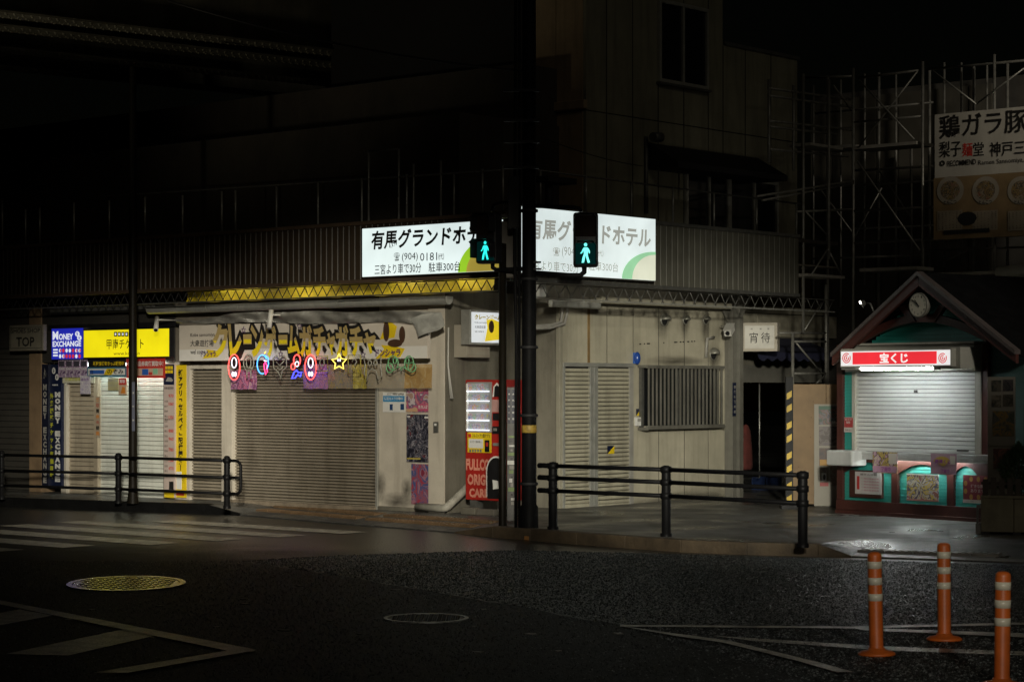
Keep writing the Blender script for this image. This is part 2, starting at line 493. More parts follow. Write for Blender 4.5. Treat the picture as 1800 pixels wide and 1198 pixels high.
def kerb_run(i0, i1, m, width, length=.6):
    for i in range(i0, i1):
        a, c = E[i], E[i+1]; seg = (c-a).length; k = max(1, round(seg/length))
        if seg > 12: a = a + (c-a)*((seg-7)/seg); seg = 7; k = 10
        for j in range(k):
            t0, t1 = j/k + .0003, (j+1)/k - .0003
            q = MB(); pts = []
            ha, hb = H[i]+(H[i+1]-H[i])*j/k, H[i]+(H[i+1]-H[i])*(j+1)/k
            dz = random.uniform(.003, .006)
            pa, pb = a+(c-a)*t0, a+(c-a)*t1
            na, nb = IN[i]*width, IN[i+1]*width
            o_ = -IN[i]*.012
            q.idx([(*(pa+o_).xy,-.04),(*(pb+o_).xy,-.04),(*(pb+nb).xy,-.04),(*(pa+na).xy,-.04),
                   (*(pa+o_).xy,ha+dz),(*(pb+o_).xy,hb+dz),(*(pb+nb).xy,hb+dz),(*(pa+na).xy,ha+dz)],
                  [(0,3,2,1),(4,5,6,7),(0,1,5,4),(1,2,6,5),(2,3,7,6),(3,0,4,7)])
            q.build('kerb_stone', m, sidewalk, bev=.008)
kerb_run(0, 2, KERBD, .16, .7)
kerb_run(4, 12, KERBR, .16, .8)
# flush stones where the kerb drops
def flush(i, m):
    a, c = E[i], E[i+1]; k = max(1, round((c-a).length/.6))
    for j in range(k):
        q = MB(); pa, pb = a+(c-a)*(j/k+.004), a+(c-a)*((j+1)/k-.004); nn = IN[i]*.15
        z = .019
        q.idx([(*pa.xy,-.03),(*pb.xy,-.03),(*(pb+nn).xy,-.03),(*(pa+nn).xy,-.03),(*pa.xy,z),(*pb.xy,z),(*(pb+nn).xy,z+.018),(*(pa+nn).xy,z+.018)],
              [(0,3,2,1),(4,5,6,7),(0,1,5,4),(1,2,6,5),(2,3,7,6),(3,0,4,7)])
        q.build('kerb_stone', m, sidewalk)
flush(2, SIDEW); flush(3, SIDEW); flush(12, TACTG)

# tactile tiles (bars or studs) let into the sidewalk
def tact_mesh(m, studs):
    b = MB(); w = .145
    b.box(-w, w, -w, w, -.02, .008)
    if studs:
        for i in range(5):
            for j in range(5):
                x, y = -.116+.058*i, -.116+.058*j
                b.box(x-.015, x+.015, y-.015, y+.015, .008, .014)
    else:
        for i in range(4):
            x = -.108+.072*i
            b.box(x-.018, x+.018, -.13, .13, .008, .014)
    return b.mesh('tactile_tile', m)
TM, TG = tact_mesh(TACT, True), tact_mesh(TACTG, False)
def tact_run(i, d0, rowsn, me):
    a, c = E[i], E[i+1]; L_ = (c-a).length; k = int(L_/.30)
    ang = math.atan2((c-a).y, (c-a).x)
    for j in range(k):
        for r_ in range(rowsn):
            t = (j+.5)*.30/L_; d = d0 + .30*r_
            nrm = IN[i]*(1-t) + IN[i+1]*t
            p = a + (c-a)*t + nrm*d
            o = inst('tactile_tile', me, sidewalk, (p.x, p.y, walk_z(i, t, d)), (math.atan2(.121, 1.0), 0, ang) if False else (0, 0, ang))
tact_run(2, .42, 2, TM); tact_run(3, .42, 2, TM)
tact_run(12, .36, 1, TG); tact_run(13, .36, 1, TG)

# manholes in the road
IRON = mat('cast_iron', (.56,.55,.50), .22, 1.0, var=.3, scale=16)
def manhole(px, py, r, label, m, waff):
    c = ground(px, py, 0)
    t = thing('manhole_cover', label, 'manhole cover', loc=(c.x, c.y, .004+(.017 if waff else 0)), group='manhole covers in the road')
    t.rotation_euler = ((.034 if waff else 0), 0, 0)
    MB().lathe([(r*.9,.0),(r*.9,.007),(r,.007),(r,-.004)], n=48, smooth=False).build('rim', STEEL if not waff else m, t)
    MB().lathe([(0,.003),(r*.885,.003),(r*.885,-.004)], n=48, smooth=False).build('lid', m, t)
    b = MB(); s = r/9.5
    for i in range(-9, 10):
        for j in range(-9, 10):
            x, y = i*s, j*s
            if math.hypot(x, y) < r*.84 and (i+j) % 2 == 0:
                k = s*.44
                b.prismz([(x-k,y),(x,y-k),(x+k,y),(x,y+k)], .003, .008)
    o = b.build('raised_studs', m, t); o['kind'] = 'stuff'
manhole(222, 1029, .53, 'large iron manhole cover glinting yellow on the left of the road', IRON, True)
manhole(749, 1087, .33, 'small dark manhole cover with a pale rim in mid road', mat('dark_iron', (.03,.03,.028), .5, .5, var=.3), False)

# coarse stones standing out of the asphalt
import numpy as np
def stones(name, poly, n, m, size, z0, seed):
    rg = np.random.default_rng(seed)
    P_ = np.array([[*ground(x, y, 0).xy] for x, y in poly])
    lo, hi = P_.min(0), P_.max(0)
    q = rg.uniform(lo, hi, (n*3, 2)); ins = np.zeros(len(q), bool); j = len(P_)-1
    for i in range(len(P_)):
        c = (P_[i,1] > q[:,1]) != (P_[j,1] > q[:,1])
        with np.errstate(divide='ignore', invalid='ignore'):
            ins ^= c & (q[:,0] < (P_[j,0]-P_[i,0])*(q[:,1]-P_[i,1])/(P_[j,1]-P_[i,1])+P_[i,0])
        j = i
    q = q[ins][:n]; k = len(q)
    r = size*rg.uniform(.5, 1.3, k); h = r*rg.uniform(.35, .8, k); a = rg.uniform(0, 6.28, k)
    V_ = np.zeros((k, 6, 3))
    for c in range(5):
        rr = r*rg.uniform(.7, 1.2, k)
        V_[:,c,0] = q[:,0]+rr*np.cos(a+c*1.2566); V_[:,c,1] = q[:,1]+rr*np.sin(a+c*1.2566); V_[:,c,2] = z0-.002
    V_[:,5,0] = q[:,0]+r*rg.uniform(-.3,.3,k); V_[:,5,1] = q[:,1]+r*rg.uniform(-.3,.3,k); V_[:,5,2] = z0+h
    F_ = (np.arange(k)[:,None,None]*6 + np.array([[c,(c+1)%5,5] for c in range(5)])[None]).reshape(-1)
    me = bpy.data.meshes.new(name); me.vertices.add(k*6); me.vertices.foreach_set('co', V_.reshape(-1).astype(np.float32))
    me.loops.add(len(F_)); me.loops.foreach_set('vertex_index', F_.astype(np.int32))
    me.polygons.add(k*5); me.polygons.foreach_set('loop_start', np.arange(0, len(F_), 3, dtype=np.int32))
    me.materials.append(m); me.update(calc_edges=True); me.validate()
    o = bpy.data.objects.new(name, me); COL.objects.link(o); o['kind'] = 'stuff'
    return o
STONE = mat('road_stone', (.05,.052,.05), .38, var=.3, spec=.45)
nt_ = STONE.node_tree; g_ = nt_.nodes.new('ShaderNodeNewGeometry'); cr_ = nt_.nodes.new('ShaderNodeValToRGB')
cr_.color_ramp.elements[0].color = (.008,.0085,.008,1); cr_.color_ramp.elements[1].color = (.22,.23,.222,1); cr_.color_ramp.elements[1].position = 1
e_ = cr_.color_ramp.elements.new(.7); e_.color = (.045,.048,.046,1)
nt_.links.new(g_.outputs['Random Per Island'], cr_.inputs[0]); nt_.links.new(cr_.outputs[0], nt_.nodes['Principled BSDF'].inputs['Base Color'])
stones('road_gravel', PATCH, 70000, STONE, .0125, .004, 3)
stones('road_gravel', [(-60,985),(440,985),(600,1010),(1090,1097),(1500,1160),(1500,1200),(-60,1200)], 26000, STONE, .010, 0, 4)
stones('road_gravel', [(1090,1100),(1860,1098),(1860,1200),(1440,1200)], 16000, STONE, .012, 0, 6)

# scraps of litter
lb = MB()
for x, y in ((160,1071),(120,1089),(380,1102),(432,1061),(428,1053),(280,1065),(268,1121),(580,1091),(500,1108),(832,1101),(981,1144),(849,1071),(698,1037),(632,1114),(1220,1116),(840,1146),(1085,1113),(933,1114),(527,1029)):
    p = ground(x, y, 0); a = random.uniform(0, 3); r1 = random.uniform(.02, .05)
    pts = [(p.x+math.cos(a+k*1.26)*r1*random.uniform(.5,1.2), p.y+math.sin(a+k*1.26)*r1*random.uniform(.5,1.2)) for k in range(5)]
    lb.prismz(pts, .001, .006)
tag(lb.build('litter', mat('litter_paper', (.25,.24,.21), .6)), kind='stuff')
leaf = MB(); p = ground(929, 949, 0)
leaf.prismz([(p.x-.05,p.y),(p.x,p.y-.04),(p.x+.06,p.y),(p.x,p.y+.03)], .004, .05)
tag(leaf.build('litter_scrap', mat('orange_scrap', (.3,.14,.04), .6)), 'small orange scrap lying at the foot of the brown kerb', 'litter')
# ------------------------------------------------------------------ left shop row (under the tracks)
BL = thing('shop_building', 'long low row of shuttered shops with brown ribbed fascia', 'building', L)
UL, UR = L.u(-160), L.u(785)
ZS = .125

def wallbox(par, F, x0, x1, z0, z1, m, y0=0.0, y1=.25, name='wall', bev=.004):
    return MB().box(F.u(x0), F.u(x1), y0, y1, z0, z1).build(name, m, par, bev=bev)

def shutter(par, F, x0, y0, x1, y1, n, m, y=.06, bulge=.012, ribs=False, rail=True):
    u0, u1, z0, z1 = F.rect(x0, y0, x1, y1)
    r = MB().box(u0-.01, u1+.01, y+.015, y+.05, z0, z1).build('roller_shutter', DARK, par)
    h = (z1-z0)/n; b = MB(); w = u1-u0
    if ribs: prof = [(0.002,.02*h),(-bulge,.26*h),(-bulge*1.02,.58*h),(-bulge*.2,.80*h),(.012,.87*h),(.012,.02*h)]
    else:    prof = [(0,.03*h),(-bulge*.5,.10*h),(-bulge*.55,.80*h),(0,.93*h),(.012,.95*h),(.012,.03*h)]
    b.prismx([(p[0], p[1]) for p in prof], 0, w)
    me = b.mesh('slat', m)
    for i in range(n):
        inst('slat', me, r, (u0, y+random.uniform(-.0025,.0025), z0+i*h))
    if rail: MB().box(u0, u1, y-.012, y+.02, z0-.055, z0-.002).build('bottom_rail', m, r, bev=.004)
    return r

ZC = L.z(560, 519)                   # top of the shop fronts
# core and the dark recesses behind the fronts
MB().box(UL, UR-.01, .26, 4.5, 0, 5.4).build('core', DARKW, BL)
# piers, from left to right
wallbox(BL, L, 53, 74, 0, ZC, mat('brown_pier', (.20,.135,.075), .7, var=.3, streak=.4, bump=.1), -.02)
wallbox(BL, L, 108, 117, 0, L.z(112, 640), WHITEW, -.01)
wallbox(BL, L, 165, 172, 0, L.z(168, 640), SLATB, -.005)
wallbox(BL, L, 287, 307, 0, L.z(297, 636), GREYW, .0)
wallbox(BL, L, 307, 333.5, 0, L.z(320, 636), WHITEW, .0)
wallbox(BL, L, 391, 409.5, 0, L.z(400, 632), WHITEW, -.02)
wallbox(BL, L, 662, 666, 0, L.z(664, 632), ALU, -.03, .1, 'shutter_guide')
wallbox(BL, L, 666.3, 757, 0, ZC, WHITEW, .0)
wallbox(BL, L, 757.3, 785, 0, ZC, WHITEW, -.05, .3)
# lintels above the shutters
wallbox(BL, L, -160, 53, L.z(0, 612), ZC, DARKW, .0)
wallbox(BL, L, 74, 307, L.z(190, 636), ZC, mat('dark_lintel', (.03,.028,.024), .6), .0)
wallbox(BL, L, 307.3, 666, L.z(480, 640), ZC, mat('shop_lintel', (.16,.14,.11), .7), .01)
wallbox(BL, L, 335, 392, L.z(363, 648), L.z(363, 641), WHITEW, -.01, .05, 'lintel_trim')
MB().box(UR-.002, UR+.02, -.03, 4.4, 0, ZC).build('end_wall', GREYW, BL)
# shutters
shutter(BL, L, -160, 612, 53, 866, 26, SLATD)
shutter(BL, L, 117, 672, 165, 868, 24, SLATB)
shutter(BL, L, 172, 655, 287, 869, 27, SLATW)
shutter(BL, L, 333.5, 650, 391, 879, 40, SLATG, ribs=True, bulge=.018)
shutter(BL, L, 409.5, 640, 662, 882, 44, SLATG, ribs=True, bulge=.02)
MB().box(L.u(117), L.u(165), .0, .05, L.z(141, 672), L.z(141, 652)).build('shutter_box', WHITEW, BL, bev=.004)
# footing strip
MB().box(L.u(405), L.u(664), -.06, .1, .10, .165).build('footing', mat('footing_stone', (.22,.18,.13), .8, var=.4, scale=6, bump=.3), BL, bev=.01)
MB().box(L.u(666), L.u(790), -.03, .05, .10, .18).build('footing', GREYW, BL, bev=.01)
# latch on the end pier, hose clips
u0, u1, z0, z1 = L.rect(763, 741, 770, 760, .06)
b = MB().use(STEELD).box(u0, u1, -.075, -.05, z0, z1); b.use(WHITEP).box(u0+.02, u1-.015, -.08, -.07, z0+.09, z1-.02); b.build('latch', None, BL)

# gutter along the front
g0, g1 = L.u(265, .25), L.u(792, .25)
zg = L.z(560, 533, .25)
b = MB(); nseg = 9
for i in range(nseg):
    a0, a1 = g0+(g1-g0)*i/nseg, g0+(g1-g0)*(i+1)/nseg-.006
    pr = [(-.27+.075*math.cos(t), zg+.0+.075*math.sin(t)) for t in [math.pi+math.pi*k/8 for k in range(9)]]
    b2 = MB().prismx([(-.345, zg+.03)]+pr+[(-.195, zg+.03)], a0, a1).build('gutter_length', ALU, BL)
MB().box(L.u(90, .2), g0-.01, -.22, -.16, zg-.02, zg+.06).build('gutter_length', STEELD, BL)

# canopy: fascia of upright panels, truss below it
OFL = .70
f0, f1 = L.u(-160, OFL), L.u(893, OFL)
zb, zt = L.z(637, 491, OFL), L.z(637, 396, OFL)
def fascia(par, u0, u1, y, zb, zt, pitch, m, rim):
    MB().box(u0, u1, y+.004, y+.03, zb, zt).build('fascia_backing', DARK, par)
    n = int((u1-u0)/pitch); p = (u1-u0)/n
    me = MB().box(.004, p-.004, -.012, .0, zb, zt).mesh('fascia_panel', m)
    me2 = MB().prismz([(.004,.002),(p*.12,-.007),(p*.88,-.007),(p-.004,.002)], zb+.001, zt-.001).mesh('fascia_panel', m)
    for i in range(n): inst('fascia_panel', me2, par, (u0+i*p, y, 0))
    MB().box(u0, u1, y-.035, y+.04, zt+.001, zt+.05).build('fascia_cap', rim, par, bev=.006)
    MB().box(u0, u1, y-.03, y+.04, zb-.05, zb-.001).build('fascia_sill', rim, par, bev=.006)
fascia(BL, f0, f1, -OFL, zb, zt, .105, BROWN, mat('brown_rim', (.075,.05,.033), .5, var=.3))
MB().box(f0, f1, -OFL+.05, .3, zt-.03, zt+.02).build('canopy_roof', DARKW, BL)
MB().box(f0, f1, -OFL+.05, .0, zb+.30, zb+.32).build('soffit', mat('soffit', (.14,.125,.10), .8, var=.3, streak=.3), BL)
def truss(par, u0, u1, y, zt, h, m, pitch=.17, r=.007, mm=None):
    MB().box(u0, u1, y-.012, y+.012, zt-.012, zt).build('truss_chord', m, par)
    MB().box(u0, u1, y-.02, y+.02, zt-h-.022, zt-h-.006).build('truss_chord', mm or m, par)
    n = int((u1-u0)/pitch); p = (u1-u0)/n
    b1 = MB().tube([(0,0,-.01),(p*.5,0,-h+.0)], r, 5).mesh('truss_rod', m)
    b2 = MB().tube([(p*.4,.012,-h),(p*.98,.012,-.01)], r, 5).mesh('truss_rod', m)
    for i in range(n):
        inst('truss_rod', b1, par, (u0+i*p, y, zt)); inst('truss_rod', b2, par, (u0+i*p, y, zt))
ht = L.z(637, 497, .62) - L.z(637, 516, .62)
truss(BL, f0, f1-.25, -.62, zb-.052, ht, BLACKM, mm=STEELD)
# upper storey of the row, set back under the tracks
b = MB().use(DARKW).box(UL, UR-.05, 1.6, 4.4, 5.2, 6.2)
b.build('upper_wall', DARKW, BL)
PEEL = mat('peeling_render', (.13,.10,.07), .85, var=.75, scale=2.0, streak=.8, dirt=(.03,.025,.02), bump=.3, bscale=9)
MB().box(L.u(380), UR-.05, .9, 1.5, ZC, 5.0).build('upper_wall', PEEL, BL)
MB().box(L.u(100), L.u(370), 1.1, 1.6, ZC, 4.3).build('upper_wall', mat('red_brown_wall', (.16,.085,.055), .8, var=.5, streak=.5), BL)
for x0, x1 in ((150, 185), (205, 240), (270, 300)):
    u0, u1, z0, z1 = L.rect(x0, 345, x1, 405, -1.05)
    w = MB().box(u0, u1, 1.04, 1.09, z0, z1).build('window', GLASSD, BL)
    MB().tube([(u0,1.03,z0),(u1,1.03,z0),(u1,1.03,z1),(u0,1.03,z1)], .02, 4, True).build('frame', STEELD, w)
u0, u1, z0, z1 = L.rect(124, 234, 212, 284, -1.55)
w = MB().box(u0, u1, 1.3, 1.35, z0, z1).build('window', GLASSD, BL)
for k in range(4): MB().box(u0+(u1-u0)*k/3-.02, u0+(u1-u0)*k/3+.02, 1.26, 1.3, z0, z1).build('mullion', mat('old_frame', (.14,.12,.085), .7), w)

# railings along the canopy edge
def railing(F, label, posts, off, top, foot, rails, r=.016):
    t = thing('canopy_railing', label, 'railing', F)
    for px, yt, yb in posts:
        u = F.u(px, off); MB().tube([(u, -off, F.z(px, yb, off)), (u, -off, F.z(px, yt, off))], r, 6).build('post', STEEL, t)
    for (x0, ya, x1, yb) in rails:
        MB().tube([(F.u(x0, off), -off, F.z(x0, ya, off)), (F.u(x1, off), -off, F.z(x1, yb, off))], r*.8, 6).build('rail', STEELD, t)
    return t
railing(L, 'thin grey railing above the brown fascia of the shop row', [(4,352,436),(45,368,434),(70,365,433),(130,356,428),(192,352,425),(255,346,410),(321,343,417),(390,336,413),(414,334,411),(486,328,405),(559,321,399),(636,313,394),(648,266,390),(701,262,386),(715,306,385),(727,288,384),(775,282,382),(798,306,380),(848,297,372),(884,291,370)], .5, 0, 0,
        [(-40,360,884,299),(648,266,701,262)])

# dark railway girders overhead
BR = thing('railway_bridge', 'dark riveted steel girders of the railway over the shops', 'bridge', loc=(0,0,0))
GIRD = mat('girder_paint', (.22,.21,.165), .5, .1, var=.4, scale=2, streak=.4, bump=.1)
gd = Vector((.775,.632,0)); gn = Vector((-.632,.775,0)); gang = math.atan2(gd.y, gd.x)
ZG = 6.9
rv = MB().lathe([(.0,-.018),(.014,-.014),(.02,0)], n=6).mesh('rivet', GIRD)
for i, (px, py, ln) in enumerate(((120,40,9.5),(0,50,9.2),(0,88,8.6),(0,120,7.6))):
    t_ = (ZG-CAMH)*FPX/(HY-py); p = Vector(((px-900)/FPX*t_, t_, ZG)) - gd*4
    ln += 4
    g = MB().box(0, ln, -.22, .22, 0, .03).box(0, ln, -.02, .02, .03, 1.0).box(0, ln, -.2, .2, 1.0, 1.03).build('girder', GIRD, BR, loc=p)
    g.rotation_euler = (0, 0, gang)
    rb = MB(); x = .1
    vs, fs = [v.co[:] for v in rv.vertices], [list(q.vertices) for q in rv.polygons]
    while x < ln:
        for yy in (-.17, -.09, .09, .17):
            rb.idx([(v[0]+x+(.05 if abs(yy) < .1 else 0), v[1]+yy, v[2]) for v in vs], fs, True)
        x += .13
    o = rb.build('rivets', GIRD, g); o['kind'] = 'stuff'
    for k in range(5):
        MB().box(k*ln/5+1, k*ln/5+1.12, .03, 1.5, .3, .75).build('cross_beam', GIRD, g)
dk = MB().box(-26, 4, -2.5, 7.5, 1.04, 1.3).build('deck', DARKW, BR, loc=Vector((-5.5, 30, ZG))); dk.rotation_euler = (0, 0, gang)

# ------------------------------------------------------------------ signs of the left row
def sign_box(name, label, cat, F, x0, y0, x1, y1, off, depth, case, face, group=None, border=.012, yi=None):
    u0, u1, z0, z1 = F.rect(x0, y0, x1, y1, off)
    t = thing(name, label, cat, F, (u0+u1)/2, -off, z0, group)
    w, h = u1-u0, z1-z0
    MB().box(-w/2-border, w/2+border, .004, depth, -border, h+border).build('case', case, t, bev=.006)
    MB().box(-w/2, w/2, -.002, .003, 0, h).build('face', face, t)
    return t, w, h, u0, z0, (u0+u1)/2

def loc_rect(F, off, um, z0, x0, y0, x1, y1):
    a, b, c, d = F.rect(x0, y0, x1, y1, off)
    return a-um, b-um, c-z0, d-z0

LITW = lit('lit_white', (.78,.90,.89), .92)
OFS = .80
t, w, h, u0, z0, um = sign_box('hotel_sign', 'lit white hotel sign with black letters on the brown fascia', 'sign', L, 637, 394, 884, 481, OFS, .10, BROWN, LITW)
q = lambda *r: loc_rect(L, OFS, um, z0, *r)
b = MB(); b.text('有馬グランドホテル', *q(652,399,869,433), -.006, .030, .10); b.build('title_lettering', INK, t)
b = MB(); b.text('☎', *q(693,444,703,459), -.006, .01); b.text('(904)', *q(707,444,735,460), -.006); b.text('0181', *q(739,444,769,458), -.006); b.text('㈹', *q(771,445,781,457), -.006)
b.text('三宮より車で30分', *q(659,463,741,481), -.006, .006); b.text('駐車300台', *q(754,460,810,477), -.006, .006); b.build('small_lettering', INK, t)
def swoosh(w, rx0, rz0, rx1, rz1, y):
    """a rising band and field in the lower right corner"""
    def arc(rx, rz_, n=20):
        return [(w/2 - rx*math.cos(math.pi/2*k/n), rz_*math.sin(math.pi/2*k/n)) for k in range(n+1)]
    a = arc(rx0, rz0); c = arc(rx1, rz1)
    o1 = MB(); o1.face([(x, y, max(z, .002)) for x, z in a] + [(w/2-.001, y, rz1)] + [(x, y, max(z, .002)) for x, z in c[::-1]])
    o2 = MB(); o2.face([(x, y, max(z, .002)) for x, z in c] + [(w/2-.001, y, .002)])
    return o1, o2
GRN = lit('lit_green', (.36,.70,.03), .75); OLV = lit('lit_olive', (.46,.35,.055), .75)
o1, o2 = swoosh(w, .74, .46, .60, .37, -.005)
o1.build('green_band', GRN, t); o2.build('olive_field', OLV, t)

# money exchange and ticket shop lit signs
LITB = lit('lit_blue', (.012,.018,.34), 1.0); LITY = lit('lit_yellow', (.80,.68,.006), .95)
LITWP = lit('lit_white_letters', (.75,.78,.85), .85)
t, w, h, u0, z0, um = sign_box('money_exchange_sign', 'small lit blue sign reading MONEY EXCHANGE beside yellow sign', 'sign', L, 91, 577, 146, 631, .12, .10, BLACK, LITB)
q = lambda *r: loc_rect(L, .12, um, z0, *r)
b = MB(); b.text('M', *q(93,582,103,597), -.006, .04); b.text('ONEY', *q(104,586,129,597), -.006, .035); b.text('EXCHANGE', *q(93,599,143,609), -.006, .035)
for k in range(3): a = q(94,613+k*5,102,616+k*5); b.box(a[0],a[1],-.007,-.005,a[2],a[3])
b.build('lettering', LITWP, t)
FLAGR = lit('lit_red', (.6,.03,.05), .8)
br, bw, cc = MB(), MB(), 0
for j in range(2):
    for k in range(7):
        a = q(104+k*5.7, 612+j*10, 108.4+k*5.7, 619.5+j*10); xm, zm = (a[0]+a[1])/2, (a[2]+a[3])/2; rx, rz_ = (a[1]-a[0])/2, (a[3]-a[2])/2
        pts = [(xm+rx*math.cos(s*.63), -.006, zm+rz_*math.sin(s*.63)) for s in range(10)]
        (br if random.random() < .45 else bw).face(pts)
        if random.random() < .5: br.face([(xm, -.008, zm-rz_), (xm+rx, -.008, zm-rz_*.3), (xm+rx, -.008, zm+rz_*.3), (xm, -.008, zm+rz_)])
br.build('flag_marks', FLAGR, t); bw.build('flag_marks', LITWP, t)
b = MB()
for x, y, ch in ((136.5,586.5,'$'),(140,593.5,'¥')):
    a = q(x-4, y-4.6, x+4, y+4.6); xm, zm = (a[0]+a[1])/2, (a[2]+a[3])/2; rx, rz_ = (a[1]-a[0])/2, (a[3]-a[2])/2
    b.use(LITWP).face([(xm+rx*math.cos(s*.42), -.0062, zm+rz_*math.sin(s*.42)) for s in range(15)])
    b.use(LITB).text(ch, xm-rx*.45, xm+rx*.45, zm-rz_*.65, zm+rz_*.65, -.009)
b.build('coin_emblem', None, t)

t, w, h, u0, z0, um = sign_box('ticket_shop_sign', 'bright lit yellow ticket shop sign behind the thin pole', 'sign', L, 147.5, 579, 297, 627, .12, .10, BLACK, LITY)
q = lambda *r: loc_rect(L, .12, um, z0, *r)
b = MB(); b.text('甲南チケット', *q(188,595,253,613), -.006, .006)
for k in range(5): a = q(201+k*6.4,583,206.4+k*6.4,591); b.box(a[0],a[1],-.006,-.004,a[2],a[3])
b.build('lettering', INK, t)
b = MB()
for k in range(5): a = q(202.6+k*6.4,585,204.9+k*6.4,589); b.box(a[0],a[1],-.009,-.007,a[2],a[3])
b.build('lettering', LITWP, t)
b = MB(); b.text('www.kounan', *q(200,617.5,246,623.5), -.006); b.build('address_lettering', mat('thin_ink', (.12,.10,.02), .5), t)
# black surround
b = MB(); a = L.rect(84, 568, 310, 577, .06); b.box(a[0],a[1],-.05,.0,a[2],a[3]); b.build('sign_surround', BLACK, BL)

# shoe shop sign
t, w, h, u0, z0, um = sign_box('shoe_shop_sign', 'unlit grey framed shoe shop sign at far left', 'sign', L, 17, 572, 75, 615, .25, .07, mat('sign_frame', (.16,.14,.11), .6), mat('sign_cream', (.19,.175,.13), .6, var=.2, streak=.3))
q = lambda *r: loc_rect(L, .25, um, z0, *r)
b = MB(); b.text('SHOES SHOP', *q(20,577,71,585), -.006, .012); b.text('TOP', *q(29,592,61,609), -.006, .022); b.build('lettering', INK, t)
b = MB().tube([(-w/2+.03,-.004,.03),(w/2-.03,-.004,.03),(w/2-.03,-.004,h-.03),(-w/2+.03,-.004,h-.03)], .005, 4, True); b.build('border', INK, t)

# upright MONEY EXCHANGE boards
def board(name, label, cat, F, x0, y0, x1, y1, off, m, depth=.02, group=None):
    u0, u1, z0, z1 = F.rect(x0, y0, x1, y1, off)
    t = thing(name, label, cat, F, (u0+u1)/2, -off, z0, group)
    MB().box(-(u1-u0)/2, (u1-u0)/2, .0, depth, 0, z1-z0).build('panel', m, t, bev=.002)
    return t, u1-u0, z1-z0, (u0+u1)/2, z0
u0, u1, z0, z1 = L.rect(150, 632, 290, 640, .05)
t = thing('tube_light', 'tube lamp hidden by the leaflets under the yellow sign', 'lamp', L, (u0+u1)/2, -.055, z0)
MB().tube([(-(u1-u0)/2,0,0),((u1-u0)/2,0,0)], .014, 8).build('tube', lit('sign_tube', (.86,1.0,.93), 42.0, uneven=0), t)
MB().box(-(u1-u0)/2, (u1-u0)/2, -.016, .03, .016, .05).build('housing', WHITEP, t)
DNAVY = mat('dark_navy', (.008,.010,.025), .5)
GREYP = mat('grey_print', (.30,.29,.26), .5)
t, w, h, um, z0 = board('upright_exchange_board', 'narrow dark upright board lettered MONEY EXCHANGE beside brown pier', 'sign', L, 73.5, 640, 85, 853, .10, DNAVY, .06)
MB().vtext('MONEY EXCHANGE', -w*.27, w*.27, .03, h-.30, -.004, .06, True).build('lettering', GREYP, t)
b = MB(); b.tube([(-.03,-.004,h-.22),(0,-.004,h-.06),(.035,-.004,h-.2),(-.02,-.004,h-.13)], .008, 4, True); b.build('emblem', GREYP, t)
t, w, h, um, z0 = board('upright_exchange_board', 'wider blue upright board with white MONEY EXCHANGE and yellow line', 'sign', L, 86, 640, 108, 856, .06, NAVY, .05)
MB().vtext('MONEY EXCHANGE', w*.0, w*.42, .08, h-.42, -.004, .075, True).build('lettering', WHITEP, t)
MB().vtext('外貨両替チケット高価買取', -w*.40, -w*.12, .12, h-.44, -.004, .05).build('lettering', mat('yellow_green_print', (.45,.46,.03), .5), t)
b = MB()
for x, z in ((-.03, h-.10), (.05, h-.20)):
    b.use(WHITEP).face([(x+.045*math.cos(s*.42), -.004, z+.05*math.sin(s*.42)) for s in range(15)])
for k in range(4): b.use(WHITEP).box(-.06+k*.035, -.04+k*.035, -.004, -.002, h-.33, h-.31)
b.use(NAVY).text('$', -.05, -.01, h-.13, h-.07, -.007, .02).text('¥', .03, .07, h-.23, h-.17, -.007, .02)
b.build('coin_emblem', None, t)
# right-hand price strip and yellow upright banner
t, w, h, um, z0 = board('price_board', 'tall pale price board with red figures beside yellow banner', 'price board', L, 288, 638, 307, 874, .07, mat('pink_paper', (.46,.38,.34), .6, var=.12), .03)
b = MB()
for k, zz in enumerate((.60,.70,.76,.36,.44,.50,.28,.22)): b.text(('1350','1060','970','780','960','880','1280','4770')[k], -.01, w*.42, h*zz-.03, h*zz+.02, -.004, .02)
b.build('price_figures', REDP, t)
b = MB()
for k in range(16): b.text('京東名広博岡新大'[k % 8]+'阪古島多山神戸港'[k % 8], -w*.42, -.03, h*(.16+k*.037)-.015, h*(.16+k*.037)+.018, -.004)
b.text('新幹線回数券', -w*.42, w*.42, h*.805, h*.825, -.004, .01); b.text('格安きっぷ', -w*.42, w*.42, h*.575, h*.59, -.004, .01)
b.box(-.0, w*.4, -.004, -.002, h*.06, h*.12)
b.build('route_lettering', INK, t)
b = MB().use(NAVY).box(-w*.46, w*.46, -.005, -.002, h*.84, h*.99)
b.use(YEL)
for i in range(3):
    for j in range(2): b.box(-w*.38+i*w*.26, -w*.16+i*w*.26, -.008, -.005, h*(.925+.03*j), h*(.948+.03*j))
b.use(GREYP).prism([(-w*.3,h*.865),(-w*.1,h*.895),(w*.2,h*.893),(w*.38,h*.875),(w*.3,h*.862)], -.008, -.005)
b.use(YEL).box(-w*.44, w*.44, -.006, -.001, .0, h*.05)
b.build('train_picture', None, t)
t, w, h, um, z0 = board('yellow_banner', 'tall yellow upright banner with black Japanese lettering', 'banner', L, 308.5, 641, 327, 874, .04, YEL, .012)
MB().vtext('新アプリ「セルペイ」配信開始！', -w*.48, w*.48, h*.20, h*.965, -.004, .05).build('lettering', INK, t)
b = MB().use(WHITEP).box(-w*.4, w*.1, -.004, -.001, .12, .38); b.use(INK).text('今すぐ', w*.12, w*.42, .2, .34, -.004); b.use(REDP).box(-w*.4, w*.3, -.004, -.001, .03, .1); b.build('small_print', None, t)

